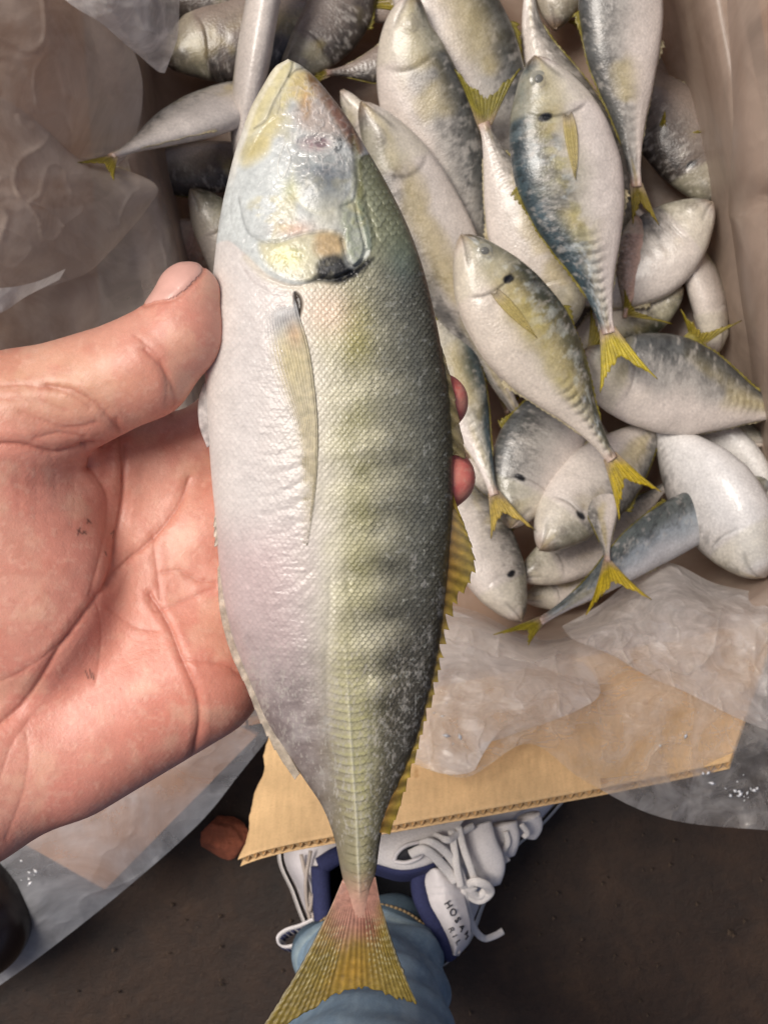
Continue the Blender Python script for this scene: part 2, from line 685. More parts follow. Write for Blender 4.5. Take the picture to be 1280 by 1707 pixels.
# ------------------------------------------------------------------ plastic film
def sheet(name, ctrl, mat, nu=90, nv=90, amp=0.004, wscale=60, seed=0, crease=0.6, fine=0.0006, edge=0.0):
    """film draped over a net of control points (px, py, z): bicubic, then creased"""
    c = np.asarray(ctrl, float)
    m, k, _ = c.shape
    rows = np.stack([catmull(c[i], nu) for i in range(m)])
    g = np.stack([catmull(rows[:, j], nv) for j in range(nu)], 1)     # nv, nu, 3
    X, Y, Z = g[..., 0], g[..., 1], g[..., 2]
    wx = X + 70 * (fbm(X, Y, 150, 2, seed + 3) - 0.5)
    wy = Y + 70 * (fbm(X, Y, 150, 2, seed + 5) - 0.5)
    a = fbm(X, Y, wscale * 1.5, 2, seed) - 0.5
    n1 = fbm(wx, wy, wscale * 1.3, 2, seed + 1) - 0.5
    n2 = fbm(wy * 1.1, wx * 0.8, wscale * 0.55, 2, seed + 2) - 0.5
    n3 = fbm(wx * 0.5, wy * 1.5, wscale * 0.30, 2, seed + 6) - 0.5
    fold = np.abs(n1) * 2 + 0.5 * np.abs(n2) * 2 + 0.18 * np.abs(n3) * 2
    line = np.exp(-(n1 / 0.012) ** 2) + 0.6 * np.exp(-(n2 / 0.016) ** 2)
    Z = Z + amp * a - amp * crease * (fold - 0.35) + 0.20 * amp * crease * line + fine * (fbm(X, Y, 12, 3, seed + 2) - 0.5)
    if edge:
        ed = np.ones_like(X)
        uu = np.linspace(0, 1, nu)[None, :]
        vv = np.linspace(0, 1, nv)[:, None]
        n1 = edge * (fbm(uu * 600 + 0 * vv, 0 * uu + vv * 0 + seed, 70, 3, seed) - 0.5)
        Y = Y + n1 * (vv ** 6)
    return PA(X, Y, Z).reshape(-1, 3), gridq(nu, nv)


M_LINER = mat_plastic('liner_film', (212, 196, 182), 0.34, 0.70, 18, 0.2)
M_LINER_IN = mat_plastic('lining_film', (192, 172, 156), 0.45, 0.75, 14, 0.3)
M_LINER_W = mat_plastic('white_film', (248, 242, 236), 0.22, 0.72, 30, 0.09, 0.8, stress=.10)
M_CLEAR = mat_plastic('clear_film', (252, 246, 240), 0.08, 0.44, 26, 0.07, 0.8, stress=.07)
M_GREYFILM = mat_plastic('grey_film', (206, 207, 212), 0.22, 0.62, 16, 0.08, 0.8)

liner = empty('plastic_liner', P(640, 600, 0.014), 'milky plastic bag lining the box and spilling over its rim', 'plastic bag')


def film(name, ctrl, mat, label=None, **k):
    V, Q = sheet(name, ctrl, mat, **k)
    o = mesh_np(name, V, Q, mat, liner)
    if label:
        o['label'] = label
    return o


# inner lining: floor and walls in box coordinates
def inner_lining():
    prof = [(-0.012, RIM + .004), (0.002, RIM + .003), (0.006, RIM - .01), (0.008, .06), (0.012, .03), (0.03, .018), (0.06, .016)]
    # build as a pan: superellipse rings
    n = 360
    a = np.linspace(0, 2 * np.pi, n, endpoint=False)
    rings = []
    for ins, z in prof + [(0.10, .0155), (0.15, .015)]:
        hw, hd = BW / 2 - ins, BD / 2 - ins
        e = 0.28
        u = BW / 2 + np.sign(np.cos(a)) * np.abs(np.cos(a)) ** e * hw
        v = BD / 2 + np.sign(np.sin(a)) * np.abs(np.sin(a)) ** e * hd
        rings.append(np.stack([u, v, np.full(n, z)], -1))
    R = np.stack(rings)
    m = 60
    R = np.stack([catmull(R[:, j], m) for j in range(n)], 1)
    U, Vv, Z = R[..., 0], R[..., 1], R[..., 2]
    wr = 0.010 * (fbm(U * 1000, Vv * 1000 + Z * 900, 55, 4, 2) - 0.5)
    cu, cv = BW / 2 - U, BD / 2 - Vv
    ln = np.sqrt(cu ** 2 + cv ** 2) + 1e-6
    U = U + cu / ln * (np.abs(wr) + .001)
    Vv = Vv + cv / ln * (np.abs(wr) + .001)
    Z = Z + 0.3 * np.abs(wr)
    V = np.array([C0.x, C0.y, 0]) + U[..., None] * ex + Vv[..., None] * ey + np.stack([0 * Z, 0 * Z, Z], -1)
    V = V.reshape(-1, 3)
    cen = V[-n:].mean(0)
    V = np.vstack([V, cen])
    i = np.arange(n)
    Tt = np.stack([(m - 1) * n + i, (m - 1) * n + (i + 1) % n, np.full(n, m * n)], -1)
    mesh_np('inner_lining', V, gridq(n, m, True), M_LINER_IN, liner, T=Tt)


inner_lining()

# left hand drape with scalloped lower edge
slab('side_flap', np.array(P(180, 760, .125)), np.array(P(130, -160, .16)) - np.array(P(180, 760, .125)), np.array(P(-260, 760, .235)) - np.array(P(180, 760, .125)), T, M_CARD2, box, 40, 20, 0.002, 9)  # left flap added standing up, to shade the upper left fish
film('left_drape', [
    [(-140, -120, .24), (-20, -130, .22), (80, -120, .19), (140, -60, .15)],
    [(-140, 40, .24), (0, 20, .225), (120, 30, .19), (232, 108, .135)],
    [(-140, 180, .24), (0, 170, .225), (110, 190, .185), (226, 232, .115)],
    [(-140, 320, .24), (-10, 300, .22), (100, 300, .17), (190, 285, .105)],
], M_LINER, nu=110, nv=110, amp=.004, wscale=120, seed=2, crease=1.0, fine=.0004)
film('lower_drape', [
    [(-150, 120, .25), (-40, 140, .235), (60, 200, .205), (120, 255, .165), (150, 262, .145)],
    [(-150, 250, .25), (-40, 280, .235), (80, 300, .205), (180, 300, .165), (258, 306, .14)],
    [(-150, 400, .25), (-40, 390, .23), (70, 390, .205), (170, 380, .17), (244, 350, .14)],
    [(-150, 590, .24), (-40, 540, .225), (40, 492, .20), (140, 458, .17), (190, 414, .145)],
], M_LINER, 'milky drape with a scalloped lower edge', nu=130, nv=110, amp=.004, wscale=120, seed=4, crease=1.0, fine=.0004)
film('drape_hem', [
    [(-60, 470, .236), (0, 480, .232), (60, 470, .215), (110, 448, .20)],
    [(-60, 530, .236), (0, 522, .228), (45, 494, .212), (100, 466, .196)],
], M_LINER_W, 'whitish hem of the milky drape', nu=50, nv=20, amp=.002, wscale=40, seed=5)
film('corner_fold', [
    [(70, -60, .20), (170, -70, .205), (250, -60, .19), (300, -10, .16)],
    [(110, 0, .205), (190, -10, .20), (262, 10, .18), (298, 48, .155)],
    [(168, 38, .19), (210, 50, .18), (262, 70, .165), (292, 78, .148)],
    [(205, 70, .165), (235, 95, .155), (262, 118, .145), (275, 122, .14)],
], M_LINER_W, 'whiter folded corner of the bag', nu=60, nv=60, amp=.004, wscale=70, seed=6)
# film between the drape and the hand (inside of the left wall)
film('left_wall_film', [
    [(-150, 330, .235), (0, 350, .19), (150, 340, .148), (215, 300, .125), (262, 300, .10), (285, 300, .03)],
    [(-150, 560, .235), (0, 530, .19), (150, 500, .148), (262, 470, .125), (300, 470, .10), (320, 470, .03)],
    [(-150, 800, .235), (0, 800, .19), (150, 800, .148), (300, 760, .125), (340, 760, .10), (360, 760, .03)],
    [(-150, 1050, .16), (0, 1050, .15), (150, 1050, .13), (340, 1030, .125), (385, 1030, .10), (400, 1030, .03)],
], M_LINER, nu=110, nv=90, amp=.005, wscale=80, seed=8, crease=.8, fine=.0004)
# right wall: flap standing up and outwards under its film
slab('side_flap', np.array(P(1420, 1000, RIM)), np.array(P(1240, -180, RIM)) - np.array(P(1420, 1000, RIM)), np.array([.10, .0, .07]), T, M_CARD2, box, 40, 20, 0.002, 19)
film('right_drape', [
    [(1150, -140, 0.022), (1178, -140, 0.054), (1201, -140, 0.112), (1266, -140, 0.145), (1500, -140, 0.19)],
    [(1180, 100, 0.022), (1196, 100, 0.054), (1218, 100, 0.112), (1286, 100, 0.145), (1500, 100, 0.19)],
    [(1192, 260, 0.022), (1206, 270, 0.054), (1226, 280, 0.107), (1296, 280, 0.145), (1500, 280, 0.19)],
    [(1196, 345, 0.022), (1206, 350, 0.049), (1230, 346, 0.1), (1316, 330, 0.14), (1500, 330, 0.19)],
    [(1204, 380, 0.022), (1216, 390, 0.056), (1238, 392, 0.112), (1316, 380, 0.145), (1500, 380, 0.19)],
    [(1226, 600, 0.022), (1244, 600, 0.054), (1276, 600, 0.112), (1356, 600, 0.145), (1500, 600, 0.19)],
    [(1280, 900, 0.022), (1300, 900, 0.054), (1346, 900, 0.112), (1406, 900, 0.14), (1560, 900, 0.19)],
], M_LINER_IN, 'brown looking film up the right wall', nu=130, nv=200, amp=.004, wscale=140, seed=21, crease=.4, fine=.0005)
# front sheet over the rim and the flap
film('front_drape', [
    [(690, 1000, .060), (790, 1018, .07), (880, 1060, .075), (960, 1046, .075), (1060, 985, .07), (1330, 1020, .07)],
    [(680, 1040, .118), (790, 1050, .126), (890, 1084, .126), (1000, 1075, .126), (1120, 1040, .126), (1330, 1080, .12)],
    [(670, 1115, .138), (790, 1122, .144), (900, 1132, .146), (1030, 1140, .148), (1160, 1140, .146), (1330, 1160, .140)],
    [(668, 1200, .155), (785, 1225, .161), (900, 1220, .164), (1020, 1230, .168), (1160, 1230, .168), (1330, 1240, .155)],
    [(690, 1262, .168), (775, 1296, .173), (880, 1240, .172), (975, 1302, .178), (1115, 1366, .160), (1330, 1388, .130)],
], M_CLEAR, 'clear wrinkled film lying over the front flap', nu=300, nv=230, amp=.0052, wscale=70, seed=11, crease=1.2, fine=.0006)
film('film_layer', [
    [(690, 1010, .095), (760, 1020, .10), (830, 1050, .10), (900, 1076, .10), (960, 1090, .10)],
    [(680, 1090, .142), (760, 1095, .148), (840, 1110, .150), (920, 1130, .152), (1000, 1150, .152)],
    [(675, 1180, .160), (760, 1190, .165), (830, 1180, .167), (900, 1170, .168), (960, 1185, .166)],
    [(680, 1270, .170), (740, 1290, .176), (790, 1284, .178), (800, 1246, .172), (850, 1226, .168)],
], M_LINER_W, nu=160, nv=150, amp=.004, wscale=60, seed=24, crease=1.0, fine=.0006)
film('front_drape_fold', [
    [(936, 1044, .075), (1000, 1008, .08), (1100, 938, .08), (1200, 975, .085), (1340, 1000, .10)],
    [(950, 1062, .130), (1030, 1045, .134), (1115, 1010, .134), (1215, 1035, .132), (1340, 1060, .135)],
    [(975, 1075, .146), (1050, 1090, .152), (1130, 1090, .154), (1220, 1110, .150), (1340, 1160, .142)],
    [(1010, 1085, .155), (1075, 1125, .163), (1145, 1155, .166), (1235, 1200, .164), (1340, 1240, .154)],
], M_LINER_W, 'doubled whitish fold of film', nu=200, nv=130, amp=.005, wscale=52, seed=14, crease=1.3, fine=.0008)
# lower left band of film hanging over the left flap down to the ground
film('left_skirt', [
    [(-60, 1430, .045), (60, 1380, .075), (180, 1300, .10), (300, 1220, .115), (400, 1150, .12), (470, 1110, .118)],
    [(-60, 1500, .035), (60, 1450, .075), (180, 1370, .10), (300, 1275, .115), (400, 1190, .12), (468, 1150, .118)],
    [(-60, 1560, .030), (60, 1500, .070), (185, 1410, .095), (310, 1300, .110), (400, 1220, .115), (460, 1190, .116)],
    [(-60, 1620, .020), (60, 1545, .060), (195, 1445, .085), (320, 1335, .102), (405, 1255, .11), (458, 1215, .114)],
    [(-60, 1684, .004), (60, 1600, .045), (200, 1490, .070), (330, 1375, .092), (400, 1290, .105), (450, 1228, .112)],
], M_GREYFILM, 'greyish skirt of film at the lower left', nu=150, nv=70, amp=.006, wscale=70, seed=17, crease=0.5)
tag(liner)

# ------------------------------------------------------------------ the fish in the box
PALS = {
    'pale':  ((206, 196, 187), (186, 177, 167), (122, 118, 112)),
    'grey':  ((204, 193, 184), (164, 159, 152), (88, 89, 87)),
    'green': ((204, 192, 178), (170, 162, 138), (66, 68, 54)),
    'blue':  ((212, 202, 194), (178, 172, 156), (66, 82, 88)),
    'bluegrey': ((196, 196, 198), (160, 168, 174), (92, 98, 96)),
    'dark':  ((134, 120, 110), (108, 97, 89), (70, 63, 58)),  # shade put into the skin colour
    'pink':  ((204, 170, 154), (190, 158, 142), (160, 140, 122)),
    'white': ((216, 213, 210), (208, 203, 198), (164, 159, 152)),
}
TT = [0, .015, .05, .11, .19, .30, .42, .55, .68, .80, .90, .96, 1]
UU = [.035, .17, .36, .57, .78, .94, 1.0, .90, .66, .37, .20, .135, .13]
LL = [.035, .16, .34, .56, .79, .95, 1.0, .89, .63, .35, .19, .135, .13]
WW = [.04, .20, .34, .44, .51, .56, .56, .50, .38, .23, .13, .09, .07]
GROUP = 'fish heaped in the cardboard box'


def tail_fin(name, base, nrm, bw, tip1, tip2, mat, parent, notch=0.38, col1=(160, 144, 48), col0=(186, 164, 134), ridge=0.0004, nu=42, nv=16, seed=0, up=None, curl=0.0, thick=0.0005):
    base = np.asarray(base, float)
    t1 = np.asarray(tip1, float)
    t2 = np.asarray(tip2, float)
    mid = (t1 + t2) / 2
    nt_ = base + (mid - base) * notch * 1.35
    u = np.linspace(-1, 1, nu)
    v = np.linspace(0, 1, nv)
    V, U = np.meshgrid(v, u, indexing='ij')
    bpt = base + U[..., None] * bw * nrm
    a = np.abs(U)[..., None]
    tip = np.where(U[..., None] < 0, t1, t2)
    out = nt_ * (1 - a ** 1.15) + tip * a ** 1.15
    jag = 1 - 0.16 * (vnoise(U * 16 + 30, U * 0 + seed, seed)) * (1 - np.abs(U) ** 6)
    Vj = V * jag
    # the outer rays leave the stalk in a curve
    p = bpt * (1 - Vj[..., None]) + out * Vj[..., None]
    bow = np.sin(np.pi * V) * np.abs(U) ** 3 * 0.06
    p = p + (mid - base) * bow[..., None]
    r = np.cos(U * np.pi * 11) * ridge * (0.4 + V)
    rr = fbm(U * 20 + 50, V * 8 + 20, 5, 3, seed) - 0.5
    p[..., 2] += r + rr * ridge * 3 + curl * V * V
    mixv = sstep(0.05, 0.45, V)[..., None]
    c = lin(col0) * (1 - mixv) + lin(col1) * mixv
    c = c * (1 + 0.16 * np.cos(U * np.pi * 17 + 0.5))[..., None] * (0.6 + 0.8 * fbm(U * 30 + 9, V * 30, 6, 4, seed + 2))[..., None]
    al = .78 + .5 * (fbm(U * 20 + 40, V * 20, 7, 3, seed + 3) - .5) + .3 * np.abs(U)
    c = c * (1 - 0.25 * sstep(.85, 1, np.abs(U))[..., None])
    o = mesh_np(name, p.reshape(-1, 3), gridq(nu, nv), mat, parent, col=np.concatenate([c, np.clip(al, .4, 1)[..., None]], -1).reshape(-1, 4))
    solidify(o, thick, 0)
    return o


def box_fish(sp, wpx, z, b, label, roll=0, tail=None, pal='pale', seed=0, eye=False, pec=True, tailz=0.0, fins=True, pr=(1, 1), spot=False, scute=.45, gill=.5, tcol=(162, 146, 50), bodyname='body'):
    rs = np.random.default_rng(seed + 500)
    nt_, nph = (290, 140) if eye else (190, 90)
    zc = np.linspace(z[0], z[1], len(sp))
    ctl = np.array([list(s) + [zz] for s, zz in zip(sp, zc)], float)
    # t = parameter along arc
    fine = catmull(ctl, 400)
    world = PA(fine[:, 0], fine[:, 1], fine[:, 2])
    s = np.concatenate([[0], np.cumsum(np.linalg.norm(np.diff(world, axis=0), axis=1))])
    s /= s[-1]
    t = np.linspace(0, 1, nt_) ** 1.12
    C = np.stack([np.interp(t, s, world[:, i]) for i in range(3)], -1)
    Tn = np.gradient(C, axis=0)
    Tn /= np.linalg.norm(Tn, axis=1)[:, None]
    # back direction in the image plane: image rot(T) = (-Ty, Tx) -> world (Tyw, -Txw) sign handled by b
    Bk = np.stack([Tn[:, 1], -Tn[:, 0], 0 * Tn[:, 0]], -1) * b
    Bk /= np.linalg.norm(Bk, axis=1)[:, None]
    Up = np.cross(Tn, Bk)
    Up = np.where(Up[:, 2:3] < 0, -Up, Up)
    r = math.radians(roll)
    B2 = Bk * math.cos(r) + Up * math.sin(r)
    U2 = -Bk * math.sin(r) + Up * math.cos(r)
    k = (H - zc.mean()) / F
    hw = wpx * 0.5 * k
    # thickness is real whatever the roll; depth grows when the fish is rolled
    ph = np.linspace(0, 2 * np.pi, nph, endpoint=False)
    PH, TG = np.meshgrid(ph, t)
    c, sn = np.cos(PH), np.sin(PH)
    fu = hermite(TT, UU, t) * hw * pr[0]
    fl = hermite(TT, LL, t) * hw * pr[0]
    fw = hermite(TT, WW, t) * hw * pr[1] * .84
    fw = np.maximum(fw, .002)
    dd = np.where(c > 0, fu[:, None], fl[:, None]) * np.sign(c) * np.abs(c) ** 0.92
    ww = fw[:, None] * np.sign(sn) * np.abs(sn) ** 0.85
    # relief: gill cover, mouth, scutes, gentle dents
    relief = np.zeros_like(c)
    gx = 0.190 + 0.045 * (1 - ((c + 0.05) / .75) ** 2)
    relief += 0.022 * sstep(0.014, -0.006, TG - gx) * sstep(0.03, 0.10, TG) * sstep(0.9, .5, np.abs(c))
    relief -= 0.022 * gill * np.exp(-((TG - gx - 0.006) / 0.006) ** 2) * sstep(0.65, .3, np.abs(c + .1))
    mo = np.abs(c * 0.9 + 0.12 + TG * 2.2) * 0.09
    relief -= 0.022 * np.exp(-(mo / 0.010) ** 2) * sstep(0.13, 0.09, TG)
    relief += 0.04 * np.exp(-(((TG - 0.10) / 0.03) ** 2 + ((c - 0.30) / 0.28) ** 2))
    scut = scute * sstep(0.60, 0.74, TG) * np.exp(-((c - 0.02) / 0.30) ** 2)
    relief += scut * 0.030 * (np.abs(np.sin(TG * 95 + np.abs(c) * 2.0)) - 0.4)
    relief += 0.05 * (fbm(TG * 30 + seed * 3, c * 6 + 40, 4, 3, seed) - 0.5)
    ww = ww + np.sign(sn) * np.abs(sn) ** 0.5 * relief * hw
    V = C[:, None] + B2[:, None] * dd[..., None] + U2[:, None] * ww[..., None]
    # ---- skin colour
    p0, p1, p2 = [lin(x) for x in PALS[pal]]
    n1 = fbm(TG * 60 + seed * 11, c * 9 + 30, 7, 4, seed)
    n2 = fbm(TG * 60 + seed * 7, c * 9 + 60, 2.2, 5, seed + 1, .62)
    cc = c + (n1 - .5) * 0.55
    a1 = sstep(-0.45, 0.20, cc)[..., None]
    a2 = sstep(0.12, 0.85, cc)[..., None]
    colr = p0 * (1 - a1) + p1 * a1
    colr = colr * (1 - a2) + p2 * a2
    if eye:
        yf = np.exp(-((c - .18) / .28) ** 2) * sstep(.42, .62, fbm(TG * 60, c * 12 + seed, 5, 4, seed + 5)) * sstep(.2, .28, TG) * sstep(.8, .6, TG)
        colr = colr * (1 - .55 * yf[..., None]) + lin((170, 160, 86)) * (.55 * yf[..., None])
        bt = sstep(.5, .62, fbm(TG * 110, c * 16 + 20, 4, 4, seed + 2, .6)) * np.exp(-((c - .55) / .3) ** 2)
        colr = colr * (1 - .5 * bt[..., None]) + lin((52, 60, 64)) * (.5 * bt[..., None])
        bs = sstep(.55, .66, fbm(TG * 120 + 50, c * 16 + 70, 4, 4, seed + 4, .6)) * np.exp(-((c - .4) / .35) ** 2)
        colr = colr * (1 - .55 * bs[..., None]) + lin((196, 204, 206)) * (.55 * bs[..., None])
    bars = 0.5 + 0.5 * np.sin(TG * 62 + seed)
    colr = colr * (1 - (0.22 * bars * sstep(0.0, .6, cc) * sstep(.2, .3, TG) * sstep(.85, .7, TG))[..., None])
    mott = sstep(0.50, 0.66, n2) * sstep(-.25, .35, c)
    colr = colr * (1 - 0.42 * mott[..., None])
    spk = sstep(.56, .70, fbm(TG * 230 + seed, c * 30 + 90, 2.0, 3, seed + 6)) * sstep(-.2, .5, cc)
    colr = colr * (1 - .35 * spk[..., None])
    colr = colr * (1 - .16 * (fbm(TG * 300 + 7, c * 40 + seed, 3, 3, seed + 1) - .3) * sstep(-.9, -.2, c))[..., None]
    wr = np.sin(TG * 150 + 7 * c + 6 * n1) * sstep(.3, -.2, np.abs(c + .15) - .25) * sstep(.25, .32, TG) * sstep(.65, .5, TG)
    relief_w = .012 * wr * n2
    ww = ww + np.sign(sn) * np.abs(sn) ** .5 * relief_w * hw
    scuff = sstep(0.54, 0.72, fbm(TG * 160 + 5, c * 16 + seed, 3, 5, seed + 3, .65)) * sstep(-.3, .2, c)
    colr = colr * (1 - .42 * scuff[..., None]) + lin((190, 184, 176)) * (.42 * scuff[..., None])
    yel = sstep(.52, .7, fbm(TG * 30 + 70, c * 5 + seed, 5, 3, seed + 4)) * np.exp(-((c - .15) / .4) ** 2) * 0.45
    colr = colr * (1 - yel[..., None]) + lin((176, 158, 92)) * yel[..., None]
    colr = colr * (1 - .35 * (scut * (np.sin(TG * 190 + np.abs(c) * 4) < -.35))[..., None])
    snout = sstep(0.055, 0.0, TG)[..., None]
    colr = colr * (1 - .6 * snout) + lin((118, 92, 60)) * .6 * snout
    head = (sstep(.22, .19, TG) * sstep(.03, .08, TG))[..., None]
    hn = fbm(TG * 120, c * 12 + seed, 4, 3, seed + 2)[..., None]
    colr = colr * (1 - .35 * head) + lin((196, 190, 164)) * (.35 * head) * (0.7 + .6 * hn)
    ey = np.sqrt(((TG - .098) / .030) ** 2 + ((c - .30) / .20) ** 2)
    eo_ = (np.exp(-((ey - .95) / .18) ** 2) * .5 + sstep(.8, .4, ey) * .42)[..., None]
    colr = colr * (1 - eo_) + lin((112, 106, 98)) * eo_
    gl = np.exp(-((TG - gx - 0.006) / 0.005) ** 2) * sstep(0.65, .3, np.abs(c + .1)) * (.4 + n2)
    colr = colr * (1 - .45 * gill * gl[..., None])
    ml = np.exp(-(mo / 0.010) ** 2) * sstep(0.13, 0.09, TG)
    colr = colr * (1 - .38 * ml[..., None])
    if spot:
        sp_ = sstep(1.15, .75, np.sqrt(((TG - .232) / .017) ** 2 + ((c - .30) / .16) ** 2) + .6 * (n2 - .5))[..., None]
        colr = colr * (1 - sp_) + lin((22, 22, 24)) * sp_
    ed = (np.exp(-((TG - 1) / .03) ** 2) * .5)[..., None]
    colr = colr * (1 - ed) + lin((190, 150, 130)) * ed
    rough = np.clip(0.36 + .25 * (n2 - .5), .2, .6)[..., None]
    root = empty('fish', tuple(C[len(C) // 2]), label, 'fish', GROUP)
    Vv = V.reshape(-1, 3)
    Vv = np.vstack([Vv, C[:1] - Tn[:1] * hw * .02, C[-1:]])
    i = np.arange(nph)
    n0 = nt_ * nph
    Tt = np.vstack([np.stack([np.full(nph, n0), (i + 1) % nph, i], -1),
                    np.stack([np.full(nph, n0 + 1), (nt_ - 1) * nph + i, (nt_ - 1) * nph + (i + 1) % nph], -1)])
    cv = np.concatenate([colr, rough], -1).reshape(-1, 4)
    cv = np.vstack([cv, cv[:1], cv[-1:]])
    mesh_np('body', Vv, gridq(nph, nt_, True), M_BOXFISH, root, col=cv, T=Tt)

    def surf(tq, cq, lift=0.0):
        j = np.clip((np.interp(tq, t, np.arange(nt_))).astype(int), 0, nt_ - 1)
        s_ = np.sqrt(np.clip(1 - cq ** 2, 0, 1))
        d_ = np.where(cq > 0, fu[j], fl[j]) * np.sign(cq) * np.abs(cq) ** .92
        return C[j] + B2[j] * d_[..., None] + U2[j] * (fw[j] * np.abs(s_) ** .85 + lift)[..., None]

    # tail
    e = C[-1]
    bn = B2[-1]
    if tail is None:
        L = np.linalg.norm(C[-1] - C[0])
        t1 = e + Tn[-1] * L * .20 + bn * L * .14
        t2 = e + Tn[-1] * L * .20 - bn * L * .14
        if tail is None and z[1] < .02:
            t1[2] = t2[2] = max(z[1], .018)
    else:
        t1 = np.array(P(*tail[0], z[1] + tailz))
        t2 = np.array(P(*tail[1], z[1] + tailz))
        if np.dot(t1 - t2, bn) < 0:
            t1, t2 = t2, t1
    tail_fin('tail_fin', e - Tn[-1] * hw * .10, -bn, hw * .15, t1, t2, M_FIN, root, seed=seed, curl=0.0, col1=tcol)
    if fins:
        for nm, sg, ta, tb, hgt in (('dorsal_fin', 1, .42, .88, .13), ('anal_fin', -1, .52, .88, .10)):
            nu, nv = 60, 4
            uq = np.linspace(ta, tb, nu)
            j = np.clip(np.interp(uq, t, np.arange(nt_)).astype(int), 0, nt_ - 1)
            edge = (fu if sg > 0 else fl)[j]
            hh = hgt * hw * (1.2 * np.exp(-((uq - ta) / .06) ** 2) + .45) * (1 - .45 * np.abs(np.sin(uq * 140))) * sstep(tb, tb - .05, uq)
            pts = []
            for q in np.linspace(0, 1, nv):
                pts.append(C[j] + B2[j] * (sg * (edge * (.97) + hh * q))[:, None] + Tn[j] * (hh * q * .7)[:, None] + U2[j] * (hw * .012 * np.sin(uq * 70))[:, None])
            pts = np.stack(pts)
            cq = np.tile(lin((150, 138, 60)) if sg > 0 else lin((196, 184, 150)), (nv * nu, 1)) * (0.7 + .5 * rs.random((nv * nu, 1)))
            solidify(mesh_np(nm, pts.reshape(-1, 3), gridq(nu, nv), M_FIN, root, col=cq), .0004, 0)
    if pec:
        nu, nv = 14, 22
        uq = np.linspace(-1, 1, nu)
        vq = np.linspace(0, 1, nv)
        Vq, Uq = np.meshgrid(vq, uq, indexing='ij')
        wid = 0.13 * (np.sin(np.pi * np.clip(Vq * .8 + .2, 0, 1)) ** .8) * (1 - .5 * Vq)
        pts = surf(.25 + .22 * Vq - .01 * np.abs(Uq), -.12 + .16 * Vq + wid * Uq, hw * (.03 + .03 * np.sin(np.pi * Vq)))
        pts[..., 2] += .0003 * np.cos(Uq * 16)
        ma = sstep(0, .3, Vq)[..., None]
        cq = (lin((206, 190, 160)) * (1 - ma) + lin((206, 190, 124)) * ma) * (1 + .12 * np.cos(Uq * 16))[..., None]
        cq = cq * (1 - .6 * (np.exp(-(Vq / .06) ** 2))[..., None])
        solidify(mesh_np('pectoral_fin', pts.reshape(-1, 3), gridq(nu, nv), M_FIN, root, col=np.concatenate([cq, (.75 - .35 * Vq)[..., None]], -1).reshape(-1, 4)), .0004, 0)
    if eye:
        n_ = 20
        ctr = surf(np.array(.098), np.array(.30), hw * .02)
        re = hw * .17
        aa = np.linspace(0, 2 * np.pi, n_, endpoint=False)
        jj = int(.1 * nt_)
        Ts = C[jj + 3] - C[jj]
        Ts /= np.linalg.norm(Ts)
        Nn = U2[jj]
        nrm_ = np.cross(Ts, B2[jj])
        for nm, rr, lft, mt in (('eye', re, .18, M_EYE), ('pupil', re * .5, .16, M_PUPIL)):
            vs = []
            for q in np.linspace(0.02, 1, 6):
                hgt = lft * re * math.sqrt(max(0, 1 - q * q)) + (0.0005 if nm == 'pupil' else 0)
                base = ctr + Nn * (hgt + (re * .12 if nm == 'pupil' else 0))
                vs.append(base + (np.cos(aa)[:, None] * Ts + np.sin(aa)[:, None] * B2[jj]) * rr * q)
            vs = np.stack(vs)
            if nm == 'eye':
                eo = mesh_np(nm, vs.reshape(-1, 3), gridq(n_, 6, True), mt, root)
            else:
                mesh_np(nm, vs.reshape(-1, 3), gridq(n_, 6, True), mt, eo)
    return root


